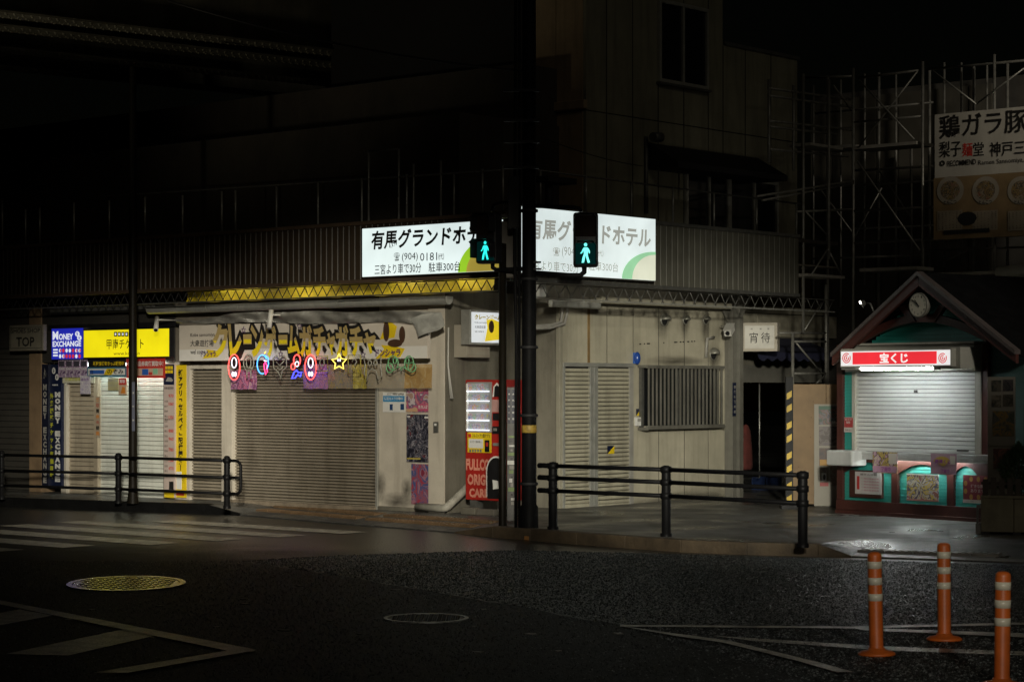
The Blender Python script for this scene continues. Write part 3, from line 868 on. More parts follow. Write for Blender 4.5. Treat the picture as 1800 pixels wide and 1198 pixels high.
# leaflets hung under the yellow sign
def poster(label, F, x0, y0, x1, y1, off, m, name='poster', cat='poster', border=None, group=None, extra=None, depth=.006, rz=0):
    u0, u1, z0, z1 = F.rect(x0, y0, x1, y1, off)
    t = thing(name, label, cat, F, (u0+u1)/2, -off, z0, group)
    w, h = u1-u0, z1-z0
    if border:
        MB().box(-w/2, w/2, .0, depth, 0, h).build('sheet', border, t)
        k = min(w, h)*.06
        MB().box(-w/2+k, w/2-k, -.003, -.0005, k, h-k).build('picture', m, t)
    else:
        MB().box(-w/2, w/2, .0, depth, 0, h).build('sheet', m, t)
    if extra:
        for nm, mt, f in extra:
            b = MB(); f(b, w, h); b.build(nm, mt, t)
    if rz: t.rotation_euler[1] = rz
    return t
PPUR = printed('purple_tickets', [(.10,.06,.12),(.28,.20,.30),(.42,.36,.42),(.22,.12,.24)], 16)
for k in range(4):
    poster(('purple ticket leaflet, first of four beneath the blue sign','purple ticket leaflet, second of four beneath the blue sign','purple ticket leaflet, third of four, under the join of both signs','purple ticket leaflet, last of four, next to the train notice')[k], L, 102.5+k*13, 632, 114.5+k*13, 663, .09, PPUR, 'leaflet', 'leaflet', group='purple leaflets below the lit signs',
           extra=[('band', mat('leaflet_dark', (.05,.045,.06), .5), lambda b, w, h: b.box(-w*.4, w*.4, -.004, -.001, h*.62, h*.92)), ('line', WHITEP, lambda b, w, h: b.text('回数券', -w*.4, w*.4, h*.42, h*.55, -.004))])
poster('black notice with yellow lettering hung below the yellow sign', L, 155, 632, 221, 645, .09, BLACK, 'notice', 'notice', extra=[('lettering', YEL, lambda b, w, h: b.text('新幹線格安きっぷ販売中', -w*.36, w*.46, h*.2, h*.8, -.004, .02))])
poster('blue framed train ticket notice with yellow centre', L, 153, 645, 222, 662, .12, mat('teal_blue_print', (.05,.16,.24), .4), 'notice', 'notice',
       extra=[('lettering', WHITEP, lambda b, w, h: b.box(-w*.47, w*.47, -.003, -.001, h*.2, h*.85)), ('blue_band', BLUEP, lambda b, w, h: b.box(-w*.42, -.05, -.006, -.003, h*.3, h*.7)), ('yellow_patch', YEL, lambda b, w, h: b.prism([(-.06,h*.2),(.02,h*.85),(.22,h*.85),(.12,h*.2)], -.008, -.0035)), ('figures', INK, lambda b, w, h: b.text('往復', -w*.45, -w*.33, h*.25, h*.75, -.01).text('のぞみ', .03, w*.44, h*.28, h*.78, -.01, .02))])
poster('red notice with white lettering behind the thin pole', L, 222, 630, 290, 664, .10, REDP, 'notice', 'notice',
       extra=[('lettering', WHITEP, lambda b, w, h: b.text('金券商品券高価買取中！', -w*.46, w*.46, h*.6, h*.88, -.004, .02)), ('pale_band', mat('pale_orange_print', (.55,.36,.26), .5), lambda b, w, h: b.box(-w*.45, w*.45, -.003, -.001, h*.12, h*.5)), ('blue_patch', BLUEP, lambda b, w, h: b.box(-w*.08, w*.08, -.006, -.003, h*.16, h*.46)), ('green_patch', mat('mint_print', (.25,.5,.33), .5), lambda b, w, h: b.box(w*.2, w*.32, -.006, -.003, h*.2, h*.48)), ('red_patch', REDP, lambda b, w, h: b.box(w*.09, w*.18, -.006, -.003, h*.15, h*.3))])
poster('white leaflet with purple heading hanging on the beige shutter', L, 141, 660, 158.5, 692, .12, printed('leaflet_blue', [(.50,.48,.50),(.55,.52,.56),(.36,.32,.45),(.60,.58,.58)], 20), 'leaflet', 'leaflet', extra=[('heading', mat('mauve_print', (.26,.18,.34), .5), lambda b, w, h: b.text('買取表', -w*.4, w*.4, h*.7, h*.86, -.004, .02))])
poster('faded olive notice stuck on the pale shutter', L, 189.5, 664, 208, 686, .05, mat('olive_paper', (.40,.36,.19), .6), 'notice', 'notice', extra=[('lettering', GREYP, lambda b, w, h: b.text('臨時休業', -w*.42, w*.42, h*.7, h*.88, -.004, .02).text('お知らせ', -w*.4, w*.4, h*.3, h*.5, -.004))])
poster('red and orange leaflet stuck on the pale shutter', L, 208.5, 664, 222.5, 694, .06, mat('peach_paper', (.52,.40,.27), .6), 'leaflet', 'leaflet', extra=[('red_head', REDP, lambda b, w, h: b.box(-w*.46, w*.46, -.004, -.001, h*.6, h*.98)), ('orange_shape', mat('orange_print', (.6,.22,.03), .5), lambda b, w, h: b.prism([(-w*.2,h*.1),(w*.35,h*.1),(w*.3,h*.45),(0,h*.5)], -.005, -.002)), ('lettering', WHITEP, lambda b, w, h: b.text('買取', -w*.36, w*.36, h*.7, h*.9, -.007, .02))])
t, w, h, um, z0 = board('sticker_strip', 'narrow strip of orange stickers between the two pale shutters', 'stickers', L, 168, 696, 176, 768, .03, mat('strip_paper', (.40,.33,.24), .6), .006)
b = MB()
for k in range(7): b.use((mat('orange_print'), INK, mat('pink_red', (.4,.12,.08), .5))[k % 3]).text('両替金券買取格'[k], -w*.38, w*.38, h*(.04+k*.137), h*(.04+k*.137)+h*.10, -.004, .03)
b.build('lettering', None, t)
poster('pale notice strip with yellow green lettering over the beige shutter', L, 110, 659, 166, 673, .05, mat('cream_print', (.52,.50,.38), .5), 'notice', 'notice', extra=[('lettering', mat('yellow_green_print'), lambda b, w, h: b.text('外貨両替専門店', -w*.42, w*.30, h*.25, h*.7, -.004, .01))])
# ------------------------------------------------------------------ crane game shop front
TARPY = mat('yellow_tarp', (.74,.56,.035), .5, var=.35, scale=3, bump=.3, bscale=6)
def cloth(u0, u1, z0, z1, y, nx, nz, amp, f=7.0, seed=0):
    v = []; fs = []
    for i in range(nx+1):
        for j in range(nz+1):
            a, b = i/nx, j/nz
            dy = amp*(math.sin(f*a*6.28+seed+b*2)*.5 + math.sin(f*2.3*a*6.28+b*5+seed*2)*.3 + math.sin(b*7+a*11+seed)*.3)
            v.append((u0+(u1-u0)*a, y+dy, z0+(z1-z0)*b + amp*.3*math.sin(a*f*9+seed)*(1 if j == 0 else 0)))
    for i in range(nx):
        for j in range(nz):
            k = i*(nz+1)+j; fs.append((k, k+nz+1, k+nz+2, k+1))
    return v, fs
u0, u1 = L.u(327, .30), L.u(868, .30)
zz0, zz1 = L.z(600, 519, .30), L.z(600, 489, .30)
v, f = cloth(u0, u1, zz0-.02, zz1+.04, -.30, 90, 5, .03, 5)
tag(MB().idx([L.pt(*p) for p in v], f, True).build('yellow_tarp', TARPY), 'creased yellow tarpaulin stretched behind the lattice truss', 'tarpaulin')
# canopy tube lamps behind the gutter light the tarpaulin
TUBE = lit('lamp_tube', (1.0,.93,.75), 34.0, uneven=0)
for k, px in enumerate((400, 530, 690, 815)):
    u = L.u(px, .5); z = L.z(px, 497, .5)
    t = thing('tube_light', ('tube lamp under the canopy at the left end of the yellow tarpaulin','tube lamp under the canopy over the banner title','tube lamp under the canopy below the left half of the white hotel sign','tube lamp under the canopy nearest the corner')[k], 'lamp', L, u, -.52, zb+.20, 'tube lamps under the canopy')
    MB().box(-.35, .35, -.03, .03, .02, .05).build('housing', STEELD, t)
    MB().tube([(-.32,0,0),(.32,0,0)], .014, 8).build('tube', TUBE, t)

# printed fabric banner
OB = .30
t, w, h, um, z0 = board('shop_banner', 'wide white banner with bulging yellow Japanese title over the shutter', 'banner', L, 315, 566, 752, 632, OB, mat('banner_vinyl', (.54,.49,.42), .45, var=.12, scale=2, bump=.15, bscale=5), .05)
q = lambda *r: loc_rect(L, OB, um, z0, *r)
a = q(315.5,611,751,631.5); MB().box(a[0],a[1],-.003,-.001,a[2],a[3]).build('pale_band', mat('banner_white', (.66,.64,.60), .45, var=.1), t)
b = MB(); b.text('Kobe sannomiya', *q(335,585,378,593), -.004, .015); b.text('大衆遊技場', *q(335,597,376,609), -.004, .012); b.text('wel come in', *q(335,614,368,622), -.004, .015)
b.build('small_lettering', INK, t)
GOLD = mat('gold_glow', (.66,.42,.05), .45); TYEL = mat('title_yellow', (.78,.62,.02), .4, var=.08); TOL = mat('title_tan', (.40,.30,.12), .45, var=.1)
BRSH = mat('mascot_brown', (.07,.035,.02), .5); PURP = mat('purple_ink', (.09,.04,.13), .5)
title = 'クレーンゲームガチャガチャ'
hs = [(570,625),(570,627),(587,605),(572,626),(573,627),(588,606),(572,623),(572,625),(574,625),(585,624),(572,626),(574,625),(584,621)]
xs = [377,405,428,444,467,490,507,529,553,576,593,617,641,664]
ol, gl, ye, ta, hi = MB(), MB(), MB(), MB(), MB()
for i, ch in enumerate(title):
    x0, x1 = xs[i], xs[i+1]; ya, yb = hs[i]
    r = q(x0+2.0, ya+2, x1-1.5, yb-2)
    sh = -.12; mp = fit_map(ch, r, sh)
    def lay(bm_, bold, y, dx=0.0, dz=0.0):
        if ch == 'ー':
            e = bold*.30; bm_.prism([(r[0]-e+dx, r[2]-e+dz), (r[1]+e+dx, r[2]-e+dz), (r[1]+e*.6+dx, r[3]+e+dz), (r[0]-e*1.4+dx, r[3]+e+dz)], y, y+.0003); return
        vs, fs = glyphs(ch, bold)
        bm_.idx([(mp(v)[0]+dx, y, mp(v)[1]+dz) for v in vs], fs)
    lay(ol, .15, -.0080); lay(ol, .15, -.0076, .014, -.016); lay(ol, .15, -.0072, .028, -.032); lay(ol, .15, -.0068, .042, -.048)
    lay(ta, .045, -.012)
    vs, fs = glyphs(ch, .045)
    if ch == 'ー':
        zmid = (r[2]+r[3])/2; ye.prism([(r[0],r[2]),(r[1],r[2]),(r[1],zmid),(r[0],zmid)], -.015, -.0147); continue
    zmid = r[2] + (r[3]-r[2])*.48
    for fc in fs:
        pts = [mp(vs[k]) for k in fc]
        out = []
        for p, n_ in zip(pts, pts[1:]+pts[:1]):
            if p[1] <= zmid: out.append(p)
            if (p[1]-zmid)*(n_[1]-zmid) < 0:
                s_ = (zmid-p[1])/(n_[1]-p[1]); out.append((p[0]+(n_[0]-p[0])*s_, zmid))
        if len(out) >= 3: ye.face([(p[0], -.015, p[1]) for p in out])
ol.build('outline_lettering', INK, t); ta.build('title_lettering', TOL, t); ye.build('title_lower_half', TYEL, t)
# plain brown shapes where the banner carries its cartoon
b = MB()
for x0, y0, x1, y1 in ((674,564,685,600),(702,573,713,603),(682,596,708,610)):
    a = q(x0,y0,x1,y1); xm, zm, rx, rz_ = (a[0]+a[1])/2, (a[2]+a[3])/2, (a[1]-a[0])/2, (a[3]-a[2])/2
    b.use(BRSH).face([(xm+rx*math.cos(s*.35), -.0065-.0006*len(b.f), zm+rz_*math.sin(s*.35)) for s in range(18)])
b.build('brown_shapes', None, t)
b = MB()
for k, (x0, y0, x1, y1) in enumerate(((668,564,698,596),(356,614,388,630),(660,606,712,630))):
    a = q(x0,y0,x1,y1); b.use(YEL).prism([(a[0],a[2]),(a[0]+(a[1]-a[0])*.3,a[2]+(a[3]-a[2])*.7),(a[0]+(a[1]-a[0])*.2,a[3]),(a[0]+(a[1]-a[0])*.6,a[3]-.01),(a[1],a[3]-(a[3]-a[2])*.3),(a[1]-(a[1]-a[0])*.15,a[2]+.02)], -.0046-.0003*k, -.001)
b.use(PURP).text('ドンシャララ', *q(354,616,386,627), -.010, .04).text('ドンシャラ', *q(661,613,705,627), -.010, .04); b.use(mat('print_white2', (.6,.58,.55), .5))
b.build('yellow_splashes', None, t)
b = MB()
for x, y in ((430,580),(495,622),(528,573),(640,623)):
    a = q(x-6,y-6,x+6,y+6); xm, zm, rx = (a[0]+a[1])/2, (a[2]+a[3])/2, (a[3]-a[2])/2
    b.tube([(xm+rx*(1 if s % 2 == 0 else .45)*math.sin(s*.628), -.018, zm+rx*(1 if s % 2 == 0 else .45)*math.cos(s*.628)) for s in range(10)], .006, 4, True)
b.build('outlined_stars', PURP, t)

# crumpled tarpaulin rolled above the banner, its loose corner
SILV = mat('silver_tarp', (.19,.185,.165), .38, .1, var=.45, scale=4, streak=.3, bump=.6, bscale=7)
v, f = cloth(L.u(310,.34), L.u(778,.34), 0, 1, -.36, 110, 7, .045, 5, 1.3)
def tarp_z(x, t):
    px = 310+468*(x-L.u(310,.34))/(L.u(778,.34)-L.u(310,.34)); w_ = min(1, max(0, (px-350)/130))
    lo, hi = L.z(px, 567.5-1.5*math.sin(px*.03), .34), L.z(px, 562-15*w_**.7-1.5*math.sin(px*.045+1), .34)
    return lo+(hi-lo)*t
v = [(x, y, tarp_z(x, max(0, min(1, z)))) for x, y, z in v]
tag(MB().idx([L.pt(*p) for p in v], f, True).build('rolled_tarp', SILV), 'crumpled silver tarpaulin bunched along the top of the banner', 'tarpaulin')
pts = [(722,560),(738,552),(779,549),(782,572),(768,580),(752,586),(735,592),(728,578)]
b = MB(); vv = [(L.u(x,.42), -.42 + .04*math.sin(k*2.1), L.z(x,y,.42)) for k, (x, y) in enumerate(pts)]
cx = sum(p[0] for p in vv)/len(vv); cz = sum(p[2] for p in vv)/len(vv)
vv = vv + [((p[0]+cx)/2, -.46+.03*math.cos(k*1.7), (p[2]+cz)/2) for k, p in enumerate(vv)] + [(cx, -.40, cz)]
n = len(pts)
fs = [(i, (i+1)%n, n+(i+1)%n, n+i) for i in range(n)] + [(n+i, n+(i+1)%n, 2*n) for i in range(n)]
tag(MB().idx([L.pt(*p) for p in vv], fs, True).build('tarp_corner', mat('white_tarp', (.36,.36,.33), .45, var=.3, scale=5, bump=.4, bscale=9)), 'loose white tarpaulin corner flapping at the right end of the banner', 'tarpaulin')

# security cameras
CAMW = mat('camera_white', (.52,.51,.47), .4, var=.1)
def security_camera(label, F, px, py, off, d, L_=.26, r=.035, group='security cameras on the walls', wall=0.0, hood=False):
    u, z = F.uz(px, py, off)
    t = thing('security_camera', label, 'security camera', F, u, -off, z, group)
    dv = Vector(d).normalized(); a, c = -dv*L_*.5, dv*L_*.5
    if hood:
        o = MB().box(-L_/2, L_/2, -.055, .055, -.05, .05).box(-L_/2-.01, L_/2+.03, -.065, .065, .052, .062).build('body', CAMW, t, bev=.006)
        o.rotation_euler = (0, math.atan2(-dv.z, math.hypot(dv.x, dv.y)), math.atan2(dv.y, dv.x))
    else:
        MB().tube([a, c], r, 12).build('body', CAMW, t)
    MB().tube([c, c + dv*.008], r*.75, 10).build('lens', BLACK, t)
    MB().tube([(0,0,0), (.02,.0,.06), (.03,off-wall,.06)], .012, 6).build('bracket', CAMW, t)
    return t
security_camera('white tube camera over the right end of the yellow sign', L, 275, 569, .38, (.5,-.5,-.62), .28)
security_camera('white tube camera hanging above the banner title', L, 475, 561, .55, (.1,-.25,-.9), .26)

# see-through printed vinyl below the banner
VIN = [('pink_vinyl',(405,650,451,684),[(.45,.16,.28),(.20,.08,.16),(.34,.15,.32),(.5,.3,.36)],.85,'pink printed vinyl flap hanging under the left end of the title'),
       ('violet_vinyl',(532.5,640,576,683),[(.42,.22,.42),(.30,.18,.40),(.48,.28,.32)],.72,'violet vinyl sheet right of the red and blue neon'),
       ('grey_vinyl',(576.5,640,620,682.5),[(.36,.30,.22),(.28,.26,.24),(.40,.33,.16)],.62,'grey olive vinyl sheet hanging under the yellow neon star'),
       ('yellow_vinyl',(620.5,640,645,682.5),[(.50,.42,.06),(.38,.32,.10),(.55,.48,.14)],.7,'narrow yellow vinyl sheet right of the neon star'),
       ('pale_vinyl',(645.5,640,711,682),[(.42,.36,.26),(.38,.33,.26),(.40,.34,.24),(.34,.34,.28)],.6,'long pale vinyl sheet below the unlit neon shapes'),
       ('tan_vinyl',(711.5,640,759,682),[(.40,.24,.08),(.44,.28,.10),(.48,.34,.16)],.75,'tan vinyl sheet at the right end above the posters')]
for i, (k, r, pal, al, lab) in enumerate(VIN):
    a = L.rect(*r, .20)
    v, f = cloth(a[0], a[1], a[2], a[3], -.20, 14, 5, .012, 1.2, i)
    tag(MB().idx([L.pt(*p) for p in v], f, True).build('vinyl_sheet', clear(k, pal[0], al, pal=pal, scale=11, seed=i)), lab, 'vinyl sheet', 'vinyl sheets under the banner')
# rails that carry the neon
NEO = .40
def neon(label, cx, cy, parts, group):
    u, z = L.uz(cx, cy, NEO)
    s = L.u(cx+1, NEO) - u
    t = thing('neon_sign', label, 'neon sign', L, u, -NEO, z, group)
    for nm, m, strokes in parts:
        b = MB()
        for pts, closed in strokes:
            b.tube([(x*s, 0, y*s*.76) for x, y in pts], .008, 6, closed)
        b.build(nm, m, t)
    b = MB()
    b.tube([(0,.01,8*s),(0,.12,8*s)], .004, 4); b.build('stand_off', STEELD, t)
    return t
def oval(cx, cy, rx, ry, n=22, a0=0, a1=6.283):
    return [(cx+rx*math.cos(a0+(a1-a0)*k/n), cy+ry*math.sin(a0+(a1-a0)*k/n)) for k in range(n if a1-a0 > 6 else n+1)]
def star(r, n=5, k=.5):
    return [(r*(1 if i % 2 == 0 else k)*math.sin(i*math.pi/n), r*(1 if i % 2 == 0 else k)*math.cos(i*math.pi/n)) for i in range(2*n)]
NR = mat('neon_red', (.5,.05,.05), .3, emit=(1,.07,.06), es=3.2); NW = mat('neon_white', (.5,.5,.5), .3, emit=(.92,.92,1), es=1.5)
NB = mat('neon_blue', (.05,.05,.5), .3, emit=(.03,.035,1), es=7); NC = mat('neon_cyan', (.05,.3,.5), .3, emit=(.08,.36,1), es=2.4)
NY = mat('neon_yellow', (.5,.4,.05), .3, emit=(1,.70,.10), es=2.6); NP = mat('neon_pink', (.5,.05,.15), .3, emit=(1,.04,.18), es=3.2)
NOFF = mat('unlit_neon', (.34,.33,.28), .3, var=.1); NGRN = mat('unlit_green_neon', (.16,.42,.20), .3, var=.1); NYOF = mat('unlit_yellow_neon', (.40,.36,.08), .3)
LITG, OFFG = 'lit neon shapes under the banner', 'unlit neon shapes under the banner'
for k, cx in enumerate((411.5, 546)):
    neon(('lit red neon oval with white inner oval over the pink flap','lit red neon oval with white inner oval beside the violet sheet')[k], cx, 645, [('red_tube', NR, [(oval(0,0,10,20), True)]), ('white_tube', NW, [(oval(0,7,4.2,8), True), (oval(-2.2,-11,1.4,3.4,8), True), (oval(2.2,-11,1.4,3.4,8), True)])], LITG)
neon('lit blue neon curve crossed by a pink bar', 463, 640, [('blue_tube', NC, [(oval(-2,0,9,15,16,.6,5.0), False), ([(3,14),(8,10),(9,0),(6,-8)], False)]), ('pink_tube', NP, [([(3,4),(6,-2),(7,-12),(4,-16),(2,-8),(1,0)], True)]), ('white_tube', NW, [([(1,6),(6,5)], False)]), ('yellow_tip', NY, [([(2,17),(4,20)], False)])], LITG)
neon('lit red neon loops above blue neon loops', 521, 645, [('red_tube', NR, [(oval(1,11,6,9,14), True), (oval(-6,1,3.4,5,10), True)]), ('white_tube', NW, [(oval(1,5,3.2,4,10), True)]), ('blue_tube', NB, [([(-8,-18),(-4,-8),(0,-5),(4,-9),(9,-8),(7,-15),(2,-12),(-2,-17)], True)])], LITG)
neon('lit yellow five-pointed neon star', 596, 636, [('yellow_tube', NY, [(star(13.5,5,.5), True)]), ('white_tube', NW, [([(-1.8,1),(-1.8,5)], False), ([(1.8,1),(1.8,5)], False)])], LITG)
neon('unlit white neon balloon outline right of the first red oval', 437, 642, [('tube', NOFF, [(oval(0,4,9,13), True), (oval(0,4,4,8,14), True), ([(-3,-8),(-3,-20),(4,-20),(4,-8)], False), ([(-7,-4),(7,-4)], False)])], OFFG)
neon('unlit white neon shield outline left of the red and blue neon', 492, 640, [('tube', NOFF, [([(-12,10),(-6,14),(0,8),(6,14),(11,10),(12,-4),(4,-10),(2,-22),(-3,-12),(-11,-6)], True), ([(-7,4),(0,-2),(7,5)], False), ([(-5,-4),(0,-9),(5,-4)], False)])], OFFG)
neon('unlit pale neon square with loop left of the star', 566, 640, [('tube', NYOF, [([(-10,13),(10,13),(10,-11),(-10,-11)], True)]), ('inner_tube', NOFF, [(oval(0,3,4,6,12), True)])], OFFG)
neon('unlit yellow neon square with question mark right of the star', 623, 641, [('tube', NYOF, [([(-11,16),(11,16),(11,-14),(-11,-14)], True)]), ('inner_tube', NOFF, [([(-4,5),(-2,9),(2,9),(4,5),(1,1),(0,-2)], False), ([(0,-5),(0,-7)], False)])], OFFG)
neon('unlit white neon arch outline with two humps', 655, 645, [('tube', NOFF, [([(-16,17),(-8,12),(0,14),(8,12),(15,17),(14,2),(16,-14),(10,-22),(6,-6),(-2,-3),(-8,-8),(-10,-22),(-15,-10),(-13,4)], True), (oval(-5,7,3,4,10), True), (oval(5,7,3,4,10), True)])], OFFG)
neon('unlit green neon curls above the tan vinyl, left curl', 691, 640, [('tube', NGRN, [(oval(0,2,9,12,18), True), (oval(-6,-6,6,8,14), True), (oval(3,6,3,5,10), True), ([(4,-8),(12,-4),(15,-10)], False)])], OFFG)
neon('unlit green neon curls above the tan vinyl, right curl', 719, 640, [('tube', NGRN, [(oval(0,2,8,12,18), True), (oval(5,-5,7,8,14), True), (oval(-3,6,3,5,10), True), ([(-4,-8),(-12,-4),(-14,-10)], False)])], OFFG)

# posters on the end pier
poster('blue and white instruction sheet on the white wall', L, 673, 689, 712, 724, .01, WHITEP, 'notice', 'notice',
       extra=[('blue_band', mat('sky_blue_print', (.05,.25,.48), .5), lambda b, w, h: b.box(-w*.48, w*.48, -.004, -.001, h*.52, h*.82)), ('lettering', WHITEP, lambda b, w, h: b.text('防犯カメラ作動中', -w*.42, w*.42, h*.6, h*.76, -.007, .01)), ('pictures', mat('dark_blue_print', (.02,.06,.16), .5), lambda b, w, h: b.box(-w*.18, -w*.05, -.004, -.001, h*.1, h*.4).box(w*.3, w*.46, -.004, -.001, h*.12, h*.42)), ('heading', INK, lambda b, w, h: b.text('ご案内', -w*.3, w*.44, h*.86, h*.97, -.004, .02))])
poster('bright pink and white illustrated poster, uppermost of the pier posters', L, 714, 683, 755, 724, .012, printed('pink_art', [(.34,.22,.18),(.50,.44,.46),(.16,.10,.16),(.42,.10,.18),(.46,.34,.22)], 6, seed=3), extra=[('pink_patch', mat('hot_pink_print', (.48,.09,.17), .5), lambda b, w, h: b.box(0, w*.48, -.004, -.001, h*.06, h*.36)), ('caption', mat('peach_print', (.55,.34,.2), .5), lambda b, w, h: b.box(-w*.48, w*.0, -.004, -.001, h*.02, h*.14)), ('lettering', WHITEP, lambda b, w, h: b.text('新作入荷', w*.04, w*.44, h*.14, h*.3, -.007, .02))])
poster('dark black and silver illustrated poster in the middle of the pier', L, 714.5, 728, 755.5, 812, .012, printed('dark_art', [(.012,.012,.02),(.02,.02,.03),(.10,.10,.13),(.015,.014,.022),(.24,.23,.26),(.02,.015,.02),(.13,.02,.03)], 5, seed=5, distort=3), extra=[('caption', mat('dim_yellow', (.42,.34,.06), .5), lambda b, w, h: b.box(-w*.47, w*.1, -.004, -.001, h*.06, h*.09)), ('corner_marks', WHITEP, lambda b, w, h: b.box(-w*.46, -w*.34, -.004, -.001, h*.94, h*.965).box(w*.28, w*.44, -.004, -.001, h*.92, h*.96))])
poster('red and blue illustrated poster, lowest of the pier posters', L, 723, 815, 756, 886, .012, printed('red_blue_art', [(.30,.035,.06),(.22,.08,.12),(.06,.08,.20),(.30,.14,.18),(.18,.025,.05)], 6, seed=8))
# cables down the end pier
b = MB()
for k in range(3):
    b.tube([(L.u(786,.08)+.006*k, -.06, L.z(786,575,.08)), (L.u(787,.08)+.01*math.sin(k), -.08, L.z(786,640,.08)), (L.u(790,.08)+.02*k, -.06, L.z(790,700,.08))], .006, 5)
tag(MB().idx([L.pt(*p) for p in b.v], b.f, True).build('wall_cable', CAMW), 'loose pale cables running down the end pier', 'cable')

# things on the end wall, which faces right
EW = Frame(L.pt(UR+.02, 0, 0), DR)
t, w, h, um, z0 = board('meter_box', 'beige meter box mounted on the dark end wall', 'meter box', EW, 820, 571, 861, 628, .22, mat('meter_beige', (.34,.31,.25), .6, var=.15, streak=.25), .22)
MB().text('受付', -.06, .06, h-.14, h-.09, -.004, .0).build('lettering', GREYP, t)
MB().box(-w/2+.02, w/2-.02, -.006, -.001, .03, h*.5).build('door', mat('meter_beige'), t, bev=.003)
t, w, h, u0, z0, um = sign_box('corner_light_box', 'rounded lit white box sign partly behind the thin pole', 'sign', EW, 829, 549, 884, 602, .36, .16, ALU, lit('lit_box_white', (.74,.78,.80), .78), border=.03)
q = lambda *r: loc_rect(EW, .36, um, z0, *r)
b = MB(); b.use(TYEL).text('クレーンゲーム', *q(834,553,880,562), -.005, .05); b.use(INK).text('Kobe sannomiya', *q(834,565,856,569), -.005).text('大衆遊技場', *q(834,572,853,577), -.005).text('wel come in', *q(834,580,850,584), -.005)
b.build('lettering', None, t)
a = q(852,560,880,600); MB().prism([(a[0],a[2]),(a[0]+.05,a[3]-.12),(a[0]+.03,a[3]-.02),(a[0]+.14,a[3]),(a[1],a[3]-.05),(a[1],a[2]+.03)], -.006, -.0035).build('yellow_splash', lit('lit_splash', (.8,.6,.02), .75), t)
a = q(857,563,869,585); MB().face([((a[0]+a[1])/2+(a[1]-a[0])*.4*math.cos(s*.4), -.009, (a[2]+a[3])/2+(a[3]-a[2])*.5*math.sin(s*.4)) for s in range(15)]).build('brown_shape', BRSH, t)

# card vending machine
V0 = ground(818, 902, .13)
VF = Frame(V0, DL)
VR = mat('vending_red', (.36,.02,.015), .35, var=.12, streak=.15)
t = thing('vending_machine', 'red card vending machine with lit shelves behind the thin pole', 'vending machine', VF, 0, 0, .13)
W_ = .70; zt_, zl_ = VF.z(850, 667), VF.z(850, 879)
MB().box(0, W_, .0, .42, zl_-.13, zt_-.13).build('body', VR, t, bev=.012)
for x in (.05, W_-.17):
    MB().box(x, x+.12, .03, .16, 0, zl_-.13).build('foot', STEELD, t)
q = lambda x0, y0, x1, y1: [c - (.13 if i > 1 else 0) for i, c in enumerate(VF.rect(x0, y0, x1, y1))]
a = q(822,671,865,759)
MB().box(a[0],a[1],-.02,.005,a[2],a[3]).build('display_case', mat('case_grey', (.30,.30,.29), .4), t, bev=.004)
GL = lit('shelf_light', (.85,.92,1.0), 2.2, uneven=0)
PK = [printed('card_packs_'+'abc'[i], p, 30, seed=i) for i, p in enumerate(([(.2,.25,.45),(.5,.5,.55),(.5,.2,.25),(.55,.5,.2)], [(.5,.45,.2),(.3,.35,.5),(.5,.5,.5),(.2,.4,.3)], [(.4,.3,.45),(.55,.55,.6),(.25,.3,.5),(.5,.3,.2)]))]
for r_ in range(5):
    y0 = 673+r_*17
    s = q(825, y0+13.8, 862, y0+15.0)
    sh = MB().box(s[0],s[1],-.055,-.02,s[2],s[3]).build('shelf', GL, t)
    for k in range(5):
        c = q(826+k*7.2, y0+(3 if r_ else 1), 832.4+k*7.2, y0+13)
        MB().box(c[0],c[1],-.035,-.028,c[2],c[3]).build('card_pack', PK[(k+r_) % 3], sh)
s = q(823.5, 674, 825.5, 757); MB().box(s[0],s[1],-.05,-.02,s[2],s[3]).build('case_side', WHITEP, t)
s = q(822.5,760,864,795); MB().box(s[0],s[1],-.008,.002,s[2],s[3]).build('yellow_panel', YEL, t)
b = MB().use(INK); b.text('フルコンプリ型アプリ', *q(831,762,862,768), -.011, .03); b.use(REDP).box(*[(c if i < 2 else 0) for i, c in enumerate(q(824,762,829,768))][:2], -.012, -.009, *q(824,762,829,768)[2:]); b.use(WHITEP); s = q(825,771,850,787); b.box(s[0],s[1],-.011,-.009,s[2],s[3]); b.use(BLACK); s = q(853,773,861,794); b.box(s[0],s[1],-.011,-.009,s[2],s[3]); b.use(REDP); s = q(855,777,859,784); b.box(s[0],s[1],-.014,-.011,s[2],s[3]); b.use(INK).text('スマホで簡単購入', *q(827,774,848,778), -.013)
b.use(STEEL)
for k in range(5): s = q(826+k*4.6,789,829+k*4.6,794); b.box(s[0],s[1],-.011,-.009,s[2],s[3])
b.build('panel_print', None, t)
b = MB(); b.use(BLACK)
for r_ in ((868,726,880,738),(867,749,882,762)): s = q(*r_); b.box(s[0],s[1],-.02,.0,s[2],s[3])
b.use(STEEL); s = q(868,778,880,783); b.box(s[0],s[1],-.02,.0,s[2],s[3]); s = q(869,752,875,757); b.box(s[0],s[1],-.026,-.02,s[2],s[3])
b.build('coin_slot', None, t)
s = q(864,702,882,724); MB().box(s[0],s[1],-.006,.0,s[2],s[3]).build('label_plate', mat('plate_pink', (.42,.24,.22), .5), t)
s = q(866,672,882,697)
b = MB().use(WHITEP).prism([(s[0],s[2]),(s[0]+.02,s[3]-.05),((s[0]+s[1])/2,s[3]),(s[1]-.02,s[3]-.05),(s[1],s[2])], -.006, -.002)
b.use(BLACK).prism([(s[0]+.03,s[2]),(s[0]+.04,s[3]-.06),((s[0]+s[1])/2,s[3]-.03),(s[1]-.04,s[3]-.06),(s[1]-.03,s[2])], -.009, -.006); b.build('upper_emblem', None, t)
SAL = mat('salmon_lettering', (.62,.24,.17), .5)
